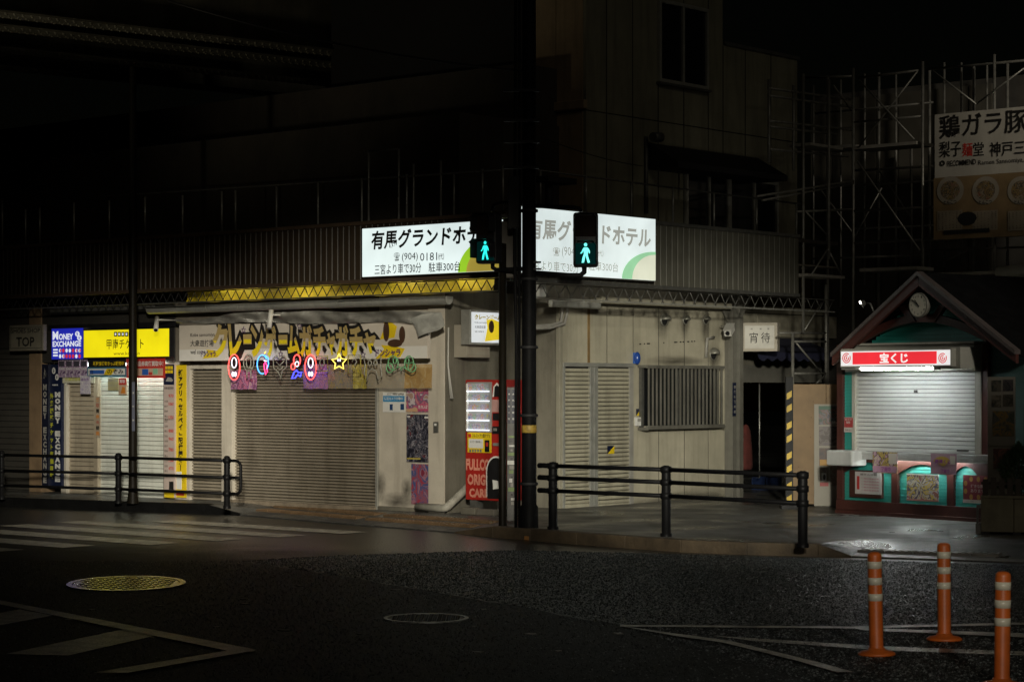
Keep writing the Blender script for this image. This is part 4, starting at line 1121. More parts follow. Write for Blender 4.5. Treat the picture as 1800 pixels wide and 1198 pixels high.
b = MB(); b.text('FULLCOLOR', *q(819.5,806,884,827), -.004, .05); b.text('ORIGINAL', *q(822,833,884,853), -.004, .05); b.text('CARD', *q(825,858,862,874), -.004, .05)
b.build('lettering', SAL, t)
s = q(855,801,890,876); x0_, x1_, z0_, z1_ = s
xm = (x0_+x1_)/2; ww = (x1_-x0_)/2; hh = z1_-z0_
b = MB().use(WHITEP).prism([(xm-ww*.95,z0_+.02)]+[(xm-ww*math.cos(k*.2244), z0_+hh*.62+hh*.38*math.sin(k*.2244)) for k in range(15)]+[(xm+ww*.7,z0_)], -.009, -.005)
b.use(BLACK).prism([(xm-ww*.85,z0_)]+[(xm-ww*.86*math.cos(k*.2244), z0_+hh*.62+hh*.34*math.sin(k*.2244)) for k in range(15)]+[(xm+ww*.7,z0_)], -.013, -.009)
b.use(WHITEP).prism([(xm-ww*.25,z0_+hh*.22),(xm-ww*.3,z0_+hh*.44),(xm+ww*.25,z0_+hh*.42),(xm+ww*.3,z0_+hh*.24)], -.017, -.013)
b.build('rounded_emblem', None, t)

# drain pipe lying on the ground, blocks below the machine
b = MB()
pA, pB, pC = ground(734, 896, .2), ground(789, 893, .2), None
uu = [L.uz(x, y, .10) for x, y in ((733,893),(786,891))]
p3 = EW.uz(819, 859, .10)
pt3 = EW.pt(p3[0], -.10, p3[1])
pts = [L.pt(uu[0][0], -.10, .20), L.pt(uu[1][0]-.02, -.10, .20), pt3, pt3 + Vector((DR[0]*.6, DR[1]*.6, .45))]
b.tube([pts[0], pts[0]*.05+pts[1]*.95, pts[0]*.02+pts[1]*.98+Vector((0.0,0,.006)), pts[1]+Vector((.02,.01,.02)), pts[2], pts[3]], .052, 12)
tag(b.build('drain_pipe', mat('pale_pipe', (.36,.35,.30), .5, var=.35, scale=8, streak=.4)), 'pale drain pipe lying at the foot of the end pier', 'pipe')
bk = thing('concrete_block', 'dirty concrete blocks under the vending machine', 'block', VF, .28, -.10, .13)
MB().box(-.22, .02, -.06, .06, 0, .09).build('block', GREYW, bk, bev=.01)
MB().box(.05, .34, -.05, .07, 0, .08).build('block', mat('dirty_block', (.12,.11,.09), .8, var=.5), bk, bev=.01)
# ------------------------------------------------------------------ right building: clad ground floor and tower
BT = thing('corner_building', 'cream clad corner building with tower, canopy and barred window', 'building', R)
ZR = R.z(1140, 541)                   # top of the ground floor cladding
u983 = R.u(985)
def uR(px, off=0): return R.u(px, off)
U1 = uR(1289)
MB().box(u983+.01, U1, .004, 5.0, 0, 3.0).build('core', DARK, BT)
MB().box(u983-.004, u983+.01, .03, 4.6, 0, 3.0).build('end_wall', mat('end_wall_grey', (.20,.185,.145), .8, var=.3, scale=1.8, streak=.5, bump=.1, bscale=30), BT)
joints = [985, 1035, 1067, 1113, 1158, 1203, 1245, 1289]
zdoor = R.z(1050, 640)
for i in range(len(joints)-1):
    a, c = uR(joints[i])+.009, uR(joints[i+1])-.009
    z0 = zdoor+.01 if joints[i+1] <= 1113 else .12
    MB().box(a, c, random.uniform(-.002,.001), .045, z0, ZR).build('cladding_panel', CREAM, BT)
RUST = mat('rust_streak', (.26,.17,.07), .7, var=.4, streak=.5)
MB().box(uR(1034)-.02, uR(1036.5), -.008, .0, zdoor+.02, ZR-.01).build('rust_strip', RUST, BT)
MB().box(uR(984)-.02, uR(988), -.012, .05, .12, ZR).build('corner_trim', mat('corner_trim', (.33,.31,.24), .5, var=.2, streak=.4), BT, bev=.004)
# double shutter door
MB().box(uR(988), uR(1113), -.03, .03, zdoor-.035, zdoor+.02).build('door_header', ALU, BT, bev=.005)
MB().box(uR(988), uR(992), -.02, .05, .12, zdoor-.036).build('door_jamb', ALU, BT, bev=.004)
MB().box(uR(1105), uR(1112), -.02, .05, .12, zdoor-.036).build('door_jamb', GREYP, BT, bev=.004)
MB().box(uR(1034.5), uR(1041), -.03, .06, .12, zdoor-.036).build('door_post', ALU, BT, bev=.005)
MB().box(uR(1042.5), uR(1049.5), -.02, .06, .12, zdoor-.036).build('door_post', ALU, BT, bev=.005)
SLATC = mat('cream_slat', (.42,.395,.30), .5, var=.2, scale=2.5, streak=.45, dirt=(.09,.075,.05))
s1 = shutter(BT, R, 992, 646, 1034, 885, 32, SLATC, y=-.012, ribs=True, bulge=.011)
s2 = shutter(BT, R, 1050, 646, 1104, 884, 32, SLATC, y=-.012, ribs=True, bulge=.011)
# blue and yellow guard stickers
def guard(label, x0, y0, x1, y1, off):
    u0, u1, z0, z1 = R.rect(x0, y0, x1, y1, off)
    t = thing('guard_sticker', label, 'sticker', R, (u0+u1)/2, -off, z0, 'blue and yellow guard stickers'); w, h = u1-u0, z1-z0
    MB().use(NAVY).prism([(-w/2,0),(-w/2,h),(w/2,h)], .0, .004).use(YEL).prism([(-w/2,0),(w/2,0),(w/2,h)], .0, .0042).build('print', None, t)
guard('blue and yellow sticker stuck on the right shutter door', 1068, 783, 1080, 797, .030)
guard('blue and yellow sticker above the white keypad', 1118.5, 718, 1127, 730, .006)
t, w, h, um, z0 = board('keypad', 'small white keypad box beside the barred window', 'keypad', R, 1119, 733, 1128, 748, .04, WHITEP, .04)
MB().box(-w*.3, w*.3, -.005, .0, h*.5, h*.85).build('screen', GREYP, t)
t = thing('blue_lamp', 'blue dome lamp on the wall above the door corner', 'lamp', R, uR(1121,.06), -.0, R.z(1121, 638, .06))
MB().lathe([(0,-.09)]+[(.05*math.cos(a*.2), .09*math.sin(a*.2)) for a in range(-7,8)]+[(0,.09)], n=16).build('lens', mat('blue_lens', (.015,.06,.30), .25), t, loc=(0,-.05,0))
t.location += Vector((0,0,.07)); 
MB().box(-.04, .04, -.045, .0, -.08, .08).build('base', BLUEP, t, bev=.01)
# barred window cage
u0, u1, z0, z1 = R.rect(1138, 642, 1271, 753, .16)
win = MB().box(u0+.04, u1-.04, -.012, -.006, z0+.05, z1-.03).build('window', GLASSD, BT)
MB().box(u0+.01, u0+.06, -.05, .0, z0+.02, z1).build('frame', STEELD, win); MB().box(u1-.06, u1-.01, -.05, .0, z0+.02, z1).build('frame', STEELD, win)
MB().box((u0+u1)/2-.02, (u0+u1)/2+.02, -.04, .0, z0+.06, z1-.06).build('frame', STEELD, win)
cage = MB().box(u0, u1, -.19, -.13, z0, z0+.055).build('window_cage', mat('cage_steel', (.17,.165,.14), .5, .2, var=.3, streak=.4), BT, bev=.004)
cm = MATS['cage_steel']
MB().box(u0, u1, -.18, -.14, z1-.045, z1).build('rail', cm, cage, bev=.003)
MB().box(u0-.02, u0+.0, -.19, .0, z0-.01, z0+.03).box(u1, u1+.02, -.19, .0, z0-.01, z0+.03).box(u0-.02, u0, -.18, .0, z1-.04, z1).box(u1, u1+.02, -.18, .0, z1-.04, z1).build('side_arm', cm, cage)
MB().box(u0, u1, -.13, .0, z0-.012, z0+.006).build('bottom_plate', cm, cage)
bar = MB().box(-.0095, .0095, -.172, -.150, z0+.056, z1-.046).mesh('bar', cm)
for k in range(20): inst('bar', bar, cage, (u0+.035+(u1-u0-.07)*k/19, 0, 0))
# vent hoods
def hood(px, py, r):
    u, z = R.uz(px, py)
    v, f = [], []
    nn = 14
    for j in range(6):
        th = math.pi/2*j/5
        for k in range(nn+1):
            ph = math.pi*k/nn
            v.append((u + r*math.cos(ph)*math.cos(th*.0), -.02 - r*1.1*math.sin(th)*math.sin(ph) - (.0), z + r*math.sin(ph)*math.cos(th) - 0.0))
    for j in range(5):
        for k in range(nn): f.append((j*(nn+1)+k, (j+1)*(nn+1)+k, (j+1)*(nn+1)+k+1, j*(nn+1)+k+1))
    o = MB().idx(v, f, True).build('vent_hood', mat('vent_steel', (.24,.235,.20), .4, .4, var=.3, scale=10), BT)
    md = o.modifiers.new('thick', 'SOLIDIFY'); md.thickness = .006
    MB().lathe([(r*1.12,0),(r*1.12,.02),(r*1.0,.022),(r*.95,.022)], n=22).build('flange', MATS['vent_steel'], o, loc=(u, -.0, z)).rotation_euler = (math.radians(90),0,0)
    MB().lathe([(0,.0),(r*.95,.0)], n=20).build('opening', DARK, o, loc=(u, -.008, z-.0)).rotation_euler = (math.radians(90),0,0)
    return o
hood(1167, 562, .085); hood(1204, 562, .062); hood(1239.5, 562, .062); hood(1253, 622, .085)
MB().tube([(uR(1237), -.04, R.z(1237,628)), (uR(1237), -.06, R.z(1237,595)), (uR(1249), -.06, R.z(1249,593))], .022, 8).build('wall_pipe', PIPEG, BT)
# row of old fixing holes and soot
b = MB()
for x in (1125,1133,1138,1141,1167,1186,1190,1196,1201,1209,1216,1221): u, z = R.uz(x, 604-(x-1125)*.05); b.box(u-.02, u+random.uniform(.0,.03), -.0065, -.004, z-.012, z+.006)
b.build('fixing_marks', INK, BT)
SOOT = mat('soot', (.05,.045,.033), .9)
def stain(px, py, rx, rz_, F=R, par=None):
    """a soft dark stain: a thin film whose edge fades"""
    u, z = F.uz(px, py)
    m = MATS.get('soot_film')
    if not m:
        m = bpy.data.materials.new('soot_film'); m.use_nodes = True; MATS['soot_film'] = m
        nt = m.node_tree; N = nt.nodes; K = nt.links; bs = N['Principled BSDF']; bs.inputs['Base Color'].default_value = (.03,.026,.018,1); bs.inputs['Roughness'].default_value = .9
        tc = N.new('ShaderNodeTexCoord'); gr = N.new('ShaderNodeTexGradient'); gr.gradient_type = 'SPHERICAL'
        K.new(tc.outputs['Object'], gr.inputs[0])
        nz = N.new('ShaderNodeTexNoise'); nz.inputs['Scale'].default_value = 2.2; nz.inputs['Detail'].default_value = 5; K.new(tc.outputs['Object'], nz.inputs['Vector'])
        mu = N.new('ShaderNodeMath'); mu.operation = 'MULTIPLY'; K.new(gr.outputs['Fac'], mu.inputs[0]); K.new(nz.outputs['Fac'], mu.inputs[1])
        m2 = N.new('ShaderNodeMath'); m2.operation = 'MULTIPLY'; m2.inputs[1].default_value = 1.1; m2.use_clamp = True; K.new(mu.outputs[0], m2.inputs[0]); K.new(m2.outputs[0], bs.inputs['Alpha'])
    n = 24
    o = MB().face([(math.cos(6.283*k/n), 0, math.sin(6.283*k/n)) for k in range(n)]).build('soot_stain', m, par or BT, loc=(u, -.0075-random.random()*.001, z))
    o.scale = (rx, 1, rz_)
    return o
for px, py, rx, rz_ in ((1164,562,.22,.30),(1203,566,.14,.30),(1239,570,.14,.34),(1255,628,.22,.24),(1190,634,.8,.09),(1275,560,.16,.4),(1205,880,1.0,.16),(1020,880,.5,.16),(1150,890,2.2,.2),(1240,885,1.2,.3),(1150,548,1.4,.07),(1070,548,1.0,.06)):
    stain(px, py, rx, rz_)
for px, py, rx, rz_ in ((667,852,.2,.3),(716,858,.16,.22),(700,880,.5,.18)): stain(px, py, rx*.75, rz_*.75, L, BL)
# conduits at the left corner
b = MB()
for k, px in enumerate((988, 997)):
    b.tube([(uR(px,.08), -.08, R.z(px,497,.08)), (uR(px,.08), -.08, R.z(px,550,.08)), (uR(px-2-3*k,.08), -.08, R.z(px,566+3*k,.08)), (uR(978,.08)-.1, -.06, R.z(978,572+4*k,.08)), (uR(960,.08)-.3, -.02, R.z(960,574+4*k,.08))], .022, 8)
b.build('conduit', PIPEG, BT)

# canopy along the right side
OFR = 1.2
f0, f1 = R.u(893, OFR), R.u(1478, OFR)
zbR, ztR = R.z(1250, 507, OFR), R.z(1250, 404, OFR)
fascia(BT, f0, R.u(1404, OFR), -OFR, zbR, ztR, .128, FASCIAG, STEELD)
MB().box(f0, f1, -OFR+.05, .0, ztR-.05, ztR-.0).build('canopy_roof', DARKW, BT)
MB().box(f0-.1, f1, -OFR+.05, .0, zbR+.42, zbR+.44).build('soffit', MATS['soffit'], BT)
MB().box(f0-.012, f0-.002, -OFR, -.2, zbR, ztR).build('fascia_end', BROWN, BT)
hR = .17
truss(BT, f0+.3, f1, -OFR+.12, zbR-.052, hR, STEELD, .24, mm=ALU)
for k, px in enumerate((1010, 1110, 1210)):
    t = thing('tube_light', ('tube lamp under the right canopy above the shutter doors','tube lamp under the right canopy over the blue lamp','tube lamp under the right canopy above the barred window')[k], 'lamp', R, R.u(px,.75), -.78, zbR+.30, 'tube lamps under the canopy')
    MB().box(-.5, .5, -.04, .04, .02, .06).build('housing', STEELD, t)
    MB().tube([(-.48,0,0),(.48,0,0)], .014, 8).build('tube', lit('right_tube', (1.0,.93,.76), 10.0, uneven=0), t)
# pale eave strip over the wall, and its shadow gap
ze0, ze1 = R.z(1180, 538, .30), R.z(1180, 527, .30)
MB().box(uR(1058,.3), uR(1287,.3), -.30, .02, ze0, ze1).build('eave_strip', mat('eave_cream', (.34,.32,.25), .6, var=.2, streak=.3), BT, bev=.01)
MB().box(uR(971,.45), uR(1057,.45), -.45, -.38, R.z(1015,541,.45), R.z(1015,529,.45)).build('lamp_trough', ALU, BT, bev=.006)
MB().box(uR(958,.3), U1, -.1, .04, ZR, zbR+.43).build('upper_band', mat('band_grey', (.16,.15,.12), .7, var=.3, streak=.4), BT)
MB().box(uR(942,.7), uR(954,.7), -.76, -.66, R.z(948,522,.7), R.z(948,488,.7)).build('junction_box', WHITEP, BT, bev=.006)
# far part of the ground floor, behind the column
U2 = uR(1500)
MB().box(U1+.01, U2, .62, 5.0, 2.0, 3.0).build('set_back_wall', GREYW, BT)
px_ = [1303, 1330, 1370, 1410, 1450, 1490]
for i in range(len(px_)-1):
    a, c = R.u(px_[i], -.6), R.u(px_[i+1], -.6)
    MB().box(a+.006, c-.006, .59, .62, R.z(1380, 592, -.6), R.z(1380, 553, -.6)).build('cladding_panel', CREAM, BT, bev=.004)
MB().box(U1+.01, U2, .55, .60, R.z(1380, 552, -.6), R.z(1380, 541, -.6)).build('eave_strip', MATS['eave_cream'], BT)
MB().box(U1+.02, U2, .60, .66, R.z(1380, 672, -.6), R.z(1380, 642, -.6)).build('doorway_lintel', mat('lintel_grey', (.14,.135,.115), .7, var=.25), BT)
MB().box(U1+.02, U2, 3.0, 3.1, .1, 2.6).build('back_wall', DARK, BT)
MB().box(U1, U1+.02, .05, 3.0, .1, 3.0).build('passage_wall', DARKW, BT)
# canopy column
cx0, cx1 = R.u(1288, .15), R.u(1303, .15)
MB().box(cx0, cx0+(cx1-cx0)*.45, -.15, .03, .12, zbR+.3).box(cx0+(cx1-cx0)*.52, cx1, -.19, .03, .12, zbR+.3).build('canopy_column', mat('column_grey', (.17,.165,.14), .6, var=.3, streak=.5), BT, bev=.004)
MB().prism([(cx0-.35,zbR-.02),(cx1+.35,zbR-.02),(cx1+.02,zbR-.42),(cx0-.02,zbR-.42)], -.10, -.08).build('column_gusset', MATS['column_grey'], BT)
t, w, h, um, z0 = board('street_name_plate', 'narrow blue street plate on the canopy column', 'sign', R, 1288.5, 672, 1294, 731, .16, NAVY, .01)
MB().vtext('国際会館前通', -w*.3, w*.3, h*.06, h*.94, -.004, .02).build('lettering', GREYP, t)
security_camera('hooded white camera on the column beside the small lit sign', R, 1282, 580, .35, (-.75,-.3,-.35), .24, .045, hood=True, wall=.18)

# small projecting sign
SFR = Frame(R.pt(R.u(1303), -.35, 0), (math.cos(math.radians(-20)), math.sin(math.radians(-20))))
t, w, h, u0, z0, um = sign_box('bar_sign', 'small cream rounded projecting sign with two black characters', 'sign', SFR, 1309, 572, 1361, 612, 0, .16, mat('sign_cream_case', (.50,.46,.38), .4, var=.1), mat('sign_grey_face', (.44,.43,.37), .5, emit=(.40,.37,.30), es=.38), border=.045)
b = MB(); b.text('宵', -w*.33, -w*.05, h*.24, h*.70, -.006, .0); b.text('待', w*.06, w*.36, h*.24, h*.70, -.006, .0)
for x, c in ((-.26, '居'), (.04, '酒'), (.30, '屋')): b.text(c, w*x-.015, w*x+.015, h*.82, h*.89, -.006)
b.build('lettering', INK, t)

# tower
tj = [1029, 1066, 1112, 1157, 1202, 1245, 1271, 1310, 1355, 1402]
ZT0, ZJ = ztR - .05, R.z(1157, 213)
ZTOP, ZTOP2 = 9.5, R.z(1335, 92)
TU0, TU1 = uR(1029), uR(1402)
MB().box(TU0+.032, TU1, .004, 5, ZT0, ZTOP2-.02).build('core', DARK, BT)
MB().box(TU0+.032, uR(1271), .004, 5, ZTOP2-.02, ZTOP-.02).build('core', DARK, BT)
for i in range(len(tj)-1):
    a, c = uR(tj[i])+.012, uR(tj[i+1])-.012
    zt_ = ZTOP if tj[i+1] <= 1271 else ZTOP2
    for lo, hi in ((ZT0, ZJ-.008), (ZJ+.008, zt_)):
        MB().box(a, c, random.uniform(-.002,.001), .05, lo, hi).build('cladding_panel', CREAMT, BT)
# its side towards the left row
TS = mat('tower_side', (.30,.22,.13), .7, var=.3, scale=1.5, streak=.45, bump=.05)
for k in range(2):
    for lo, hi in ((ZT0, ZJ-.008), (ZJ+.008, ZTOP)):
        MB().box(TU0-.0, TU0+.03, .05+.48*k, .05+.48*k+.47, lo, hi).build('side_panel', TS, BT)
MB().box(TU0-.06, TU0+.02, -.02, 1.1, ZJ+.02, ZJ+.14).build('ledge', TS, BT, bev=.01)
MB().box(uR(1272), TU1+.02, -.03, .1, ZTOP2, ZTOP2+.05).build('parapet_cap', STEELD, BT)
# windows
def window(x0, y0, x1, y1, mulls, sill=True):
    u0, u1, z0, z1 = R.rect(x0, y0, x1, y1, .03)
    o = MB().box(u0, u1, -.015, -.006, z0, z1).build('window', GLASSD, BT)
    b = MB(); g = .025
    b.box(u0-g, u1+g, -.05, -.004, z0-g, z0+g).box(u0-g, u1+g, -.05, -.004, z1-g, z1+g)
    b.box(u0-g, u0+g, -.049, -.005, z0+g, z1-g).box(u1-g, u1+g, -.049, -.005, z0+g, z1-g)
    for m_, wd in mulls: uu_ = R.u(m_, .03); b.box(uu_-wd, uu_+wd, -.045, -.005, z0+g, z1-g)
    b.build('frame', ALU, o)
    if sill: MB().box(u0-.05, u1+.05, -.08, -.0, z0-.06, z0-g-.002).build('sill', STEELD, o)
window(1160, 10, 1243, 148, [(1201, .025)])
window(1207, 313, 1366, 420, [(1247,.02),(1282,.045),(1326,.025)], False)
u0, u1 = R.u(1187, .5), R.u(1402, .5)
zz = R.z(1290, 300, .5)
MB().prismx([(-.02,zz+.32),(-.55,zz+.02),(-.55,zz-.06),(-.02,zz-.06)], u0, u1-.35).build('window_awning', BLACKM, BT)
# lamp on a bracket on the tower wall
MB().tube([(uR(1133), -.03, R.z(1133,375)), (uR(1133), -.03, R.z(1133,240))], .03, 6).tube([(uR(1128), -.2, R.z(1128,243)), (uR(1142), -.2, R.z(1142,243))], .07, 10).build('wall_bracket', STEELD, BT)
MB().tube([(uR(965,.9), -.9, ztR), (uR(965,.9), -.9, R.z(968,320,.9))], .05, 8).box(uR(948,.9), uR(998,.9), -1.05, -.75, R.z(968,322,.9), R.z(968,312,.9)).build('roof_vent', BLACKM, BT)
railing(R, 'thin railing above the grey fascia of the right canopy', [(950,299,360),(1030,310,372),(1110,320,380),(1183,328,390),(1255,340,400),(1330,350,408),(1400,358,416)], .9, 0, 0, [(944,299,1410,359)])
# right hotel sign
OFS2 = OFR+.22
LITW2 = lit('lit_white_right', (.80,.90,.885), .90)
t, w, h, u0, z0, um = sign_box('hotel_sign', 'large lit white hotel sign with grey letters behind the signal pole', 'sign', R, 917, 374, 1152, 486, OFS2, .20, STEELD, LITW2)
q = lambda *r: loc_rect(R, OFS2, um, z0, *r)
LGREY = lit('lit_grey_letters', (.36,.37,.33), .85, uneven=.05)
b = MB(); b.text('有馬グランドホテル', *q(927,391,1143,428), -.006, .032, .06); b.build('title_lettering', LGREY, t)
b = MB(); b.text('☎', *q(971,435,984,451), -.006, .02); b.text('(904)', *q(987,434,1013,454), -.006); b.text('0181', *q(1017,435,1046,452), -.006); b.text('㈹', *q(1049,440,1060,451), -.006)
b.text('三宮より車で30分', *q(926,459,1017,477), -.006, .005); b.text('駐車300台', *q(1034,460,1086,477), -.006, .005); b.build('small_lettering', LGREY, t)
o1, o2 = swoosh(w, .73, .38, .51, .34, -.005)
o1.build('green_band', lit('lit_pale_green', (.33,.66,.38), .85), t); o2.build('cream_field', lit('lit_cream', (.72,.74,.58), .85), t)

# doorway contents: glazed frame, red coat, crates
gx0, gx1, gz0, gz1 = R.rect(1303, 663, 1335, 840, -.75)
gf = thing('door_frame', 'thin white door frame standing in the dark doorway', 'door frame', R, gx0, .75, .125)
MB().tube([(0,0,gz0-.125),(gx1-gx0,0,gz0-.125),(gx1-gx0,0,gz1-.125),(0,0,gz1-.125)], .012, 5, True).build('frame', ALU, gf)
cx, cz = R.uz(1311, 745, -.9)
ct = MB(); ring = [(0,.0),(.05,-.02),(.10,-.12),(.13,-.35),(.15,-.65),(.13,-.72),(0,-.70)]
vv, ff = [], []
for r_, z in ring: vv += [(r_*math.cos(k*.5236)*(1+.15*math.sin(k*3)), r_*.6*math.sin(k*.5236), z) for k in range(12)]
for i in range(len(ring)-1): ff += [(i*12+k, i*12+(k+1)%12, (i+1)*12+(k+1)%12, (i+1)*12+k) for k in range(12)]
o = MB().idx(vv, ff, True).build('hanging_coat', mat('red_cloth', (.10,.02,.015), .9, var=.4, scale=8)); o.location = R.pt(cx, .9, cz); o.rotation_euler[2] = R.rot
tag(o, 'dull red cloth hanging inside the dark doorway', 'cloth')
for k, (x0, y0, x1, y1, m, lab) in enumerate(((1335,862,1360,872,mat('crate_blue', (.008,.02,.07), .6),'low dark blue crate on the doorway floor'),(1368,850,1381,872,mat('grey_bucket', (.2,.2,.19), .6),'small grey bucket beside the striped post'))):
    u0, u1, z0, z1 = R.rect(x0, y0, x1, y1, -.9)
    t = thing(('crate','bucket')[k], lab, ('crate','bucket')[k], R, (u0+u1)/2, .9, .13)
    if k == 0: MB().box(-(u1-u0)/2, (u1-u0)/2, -.15, .15, 0, .02).box(-(u1-u0)/2, (u1-u0)/2, -.15, -.13, .02, .2).box(-(u1-u0)/2, (u1-u0)/2, .13, .15, .02, .2).build('body', m, t)
    else: MB().lathe([(0,0),(.07,0),(.09,.2),(.085,.2),(.065,.01)], n=14).build('body', m, t)
# navy scalloped awning
a0, a1 = R.u(1333, .1), R.u(1474, .1); zA = R.z(1400, 626, .1)
b = MB(); N_ = 48
v, f = [], []
for i in range(N_+1):
    u = a0+(a1-a0)*i/N_; s_ = .05*abs(math.sin(i/N_*math.pi*9))
    v += [(u, .6, zA+.30), (u, -.08, zA+.06), (u, -.10, zA-.03-s_)]
for i in range(N_):
    for k in range(2): f.append((i*3+k, i*3+k+1, (i+1)*3+k+1, (i+1)*3+k))
tag(MB().idx([R.pt(*p) for p in v], f).build('awning', mat('navy_cloth', (.018,.02,.05), .8, var=.3)), 'navy cloth awning with scalloped hem over the doorway', 'awning')
# ------------------------------------------------------------------ lottery kiosk
K = Frame(ground(1472, 901, .13), (.607, -.795))
KT = thing('lottery_kiosk', 'small gabled lottery kiosk with teal boards and closed shutter', 'kiosk', K)
BEIG = mat('kiosk_beige', (.40,.39,.34), .5, var=.12, streak=.25)
ku = lambda px, off=0: K.u(px, off)
kz = lambda px, py, off=0: K.z(px, py, off)
UKR = ku(1738)
zE = kz(1490, 606)                    # wall height at the eave
def siding(par, u0, u1, z0, z1, y, pitch=.042, m=TEAL, clip=None):
    b = MB(); n = max(1, int((z1-z0)/pitch)); p = (z1-z0)/n
    for i in range(n):
        a, c = u0, u1
        if clip:
            a, c = clip(z0+(i+.5)*p)
            if c-a < .02: continue
        b.prismx([(y+.02, z0+i*p+.001), (y-.014, z0+i*p+.001), (y-.004, z0+(i+1)*p-.001), (y+.02, z0+(i+1)*p-.001)], a, c)
    o = b.build('siding', m, par); o['kind'] = 'stuff'; return o
MB().box(.03, UKR+.5, .04, 2.4, .1, zE).build('core', mat('kiosk_core', (.04,.10,.09), .7), KT)
zP = kz(1485, 878)
MB().box(-.02, UKR+.02, -.03, .06, .0, zP-.13).build('plinth', REDBR, KT, bev=.006)
MB().box(-.03, UKR+.03, -.055, -.031, -.10, zP-.21).build('plinth', REDBR, KT, bev=.004)
MB().box(-.01, UKR+.01, -.02, .05, zP-.128, zP).build('plinth_rail', REDBR, KT, bev=.006)
MB().box(0, ku(1482.5), -.015, .06, zP+.002, zE).build('corner_post', REDBR, KT, bev=.006)
MB().box(ku(1724), UKR, -.015, .06, zP+.002, zE).build('corner_post', REDBR, KT, bev=.006)
MB().box(-.01, .03, .061, 2.4, .1, zE).build('side_wall', REDBR, KT)
siding(KT, ku(1483), ku(1501), zP+.002, zE, .03)
# lower front: teal boards, red posts, arches
zC = kz(1600, 801)
zTop = kz(1600, 808)
siding(KT, ku(1501), ku(1724), zP+.002, zTop-.03, .03)
for px in (1574, 1672): MB().box(ku(px)-.055, ku(px)+.055, -.02, .03, zP+.001, zTop-.12).build('front_post', REDBR, KT, bev=.005)
def arch(px0, px1):
    u0, u1 = ku(px0), ku(px1); n = 14; zs = kz(1600, 836); zp = kz(1600, 815)
    pts = [(u0, zTop-.002), (u0, zs)] + [(u0+(u1-u0)*k/n, zs+(zp-zs)*math.sin(math.pi*k/n)) for k in range(1, n)] + [(u1, zs), (u1, zTop-.002)]
    v = [(p[0], -.012, p[1]) for p in pts]; b = MB(); m = len(pts)
    for k in range(1, m-2):
        a, c = pts[k], pts[k+1]
        b.prism([(a[0], a[1]), (c[0], c[1]), (c[0], zTop-.002), (a[0], zTop-.002)] if c[0]-a[0] > 1e-6 else [(a[0],a[1]),(a[0]+.001,a[1]),(a[0]+.001,zTop),(a[0],zTop)], -.012, .02)
    b.build('arch', REDBR, KT)
arch(1483, 1573); arch(1575, 1671); arch(1673, 1724)
# shutter opening
s0, s1 = ku(1506), ku(1716)
zs0, zs1 = kz(1611, 795), kz(1611, 653)
MB().box(ku(1500), s0-.002, -.03, .05, zs0, zs1).build('shutter_frame', BEIG, KT, bev=.004)
MB().box(s1+.002, ku(1727), -.03, .05, zs0, zs1).build('shutter_frame', BEIG, KT, bev=.004)
SLK = mat('kiosk_slat', (.62,.63,.61), .42, var=.06, scale=3, streak=.08, dirt=(.2,.19,.16))
rs = MB().box(s0, s1, .035, .05, zs0, zs1).build('roller_shutter', DARK, KT)
nS = 19; hS = (zs1-zs0)/nS
sm = MB().prismx([(.02,.03*hS),(-.001,.07*hS),(-.004,.5*hS),(-.001,.86*hS),(.012,.92*hS),(.03,.92*hS),(.03,.03*hS)], 0, s1-s0).mesh('slat', SLK)
for k in range(nS): inst('slat', sm, rs, (s0, random.uniform(-.0015,.0015), zs0+k*hS))
MB().box(ku(1608), ku(1613), -.02, .0, kz(1610,690), kz(1610,685)).build('lock', STEELD, rs)
MB().box(ku(1683), ku(1703), -.014, .0, kz(1693,793), kz(1693,790)).build('handle', STEELD, rs)
# housing over the shutter and counter under it
MB().box(ku(1500), ku(1728), -.16, .03, zs1+.002, kz(1611,607)).build('shutter_housing', BEIG, KT, bev=.008)
MB().box(ku(1498), ku(1732), -.20, .04, kz(1611,606), kz(1611,602)).build('housing_lid', BEIG, KT, bev=.004)
MB().box(ku(1500,.16), ku(1738,.16), -.16, -.145, zC-.055, zC-.001).build('counter_lip', mat('counter_white', (.50,.51,.50), .4, var=.15, streak=.2), KT, bev=.004)
MB().box(ku(1500,.16), ku(1738,.16), -.16, .03, zC, zs0-.002).build('counter', mat('counter_white', (.50,.51,.50), .4, var=.15, streak=.2), KT, bev=.008)
MB().box(ku(1712,.32), ku(1740,.32), -.34, -.161, zC-.02, zs0+.01).build('counter_flap', MATS['counter_white'], KT, bev=.006)
u0, u1, z0, z1 = K.rect(1456, 791, 1501, 818, .30)
MB().box(u0, u1, -.34, -.06, z0, z1).build('tray_box', MATS['counter_white'], KT, bev=.02)
# lamp under the counter
u0, u1 = ku(1545), ku(1700)
t = thing('tube_light', 'tube light tucked under the kiosk counter behind the leaflets', 'lamp', K, (u0+u1)/2, -.085, zC-.032)
MB().tube([(-(u1-u0)/2,0,0),((u1-u0)/2,0,0)], .012, 8).build('tube', lit('counter_tube', (.9,1.0,.97), 55.0, uneven=0), t)
MB().box(-(u1-u0)/2, (u1-u0)/2, -.02, .02, .014, .03).build('housing', BEIG, t)
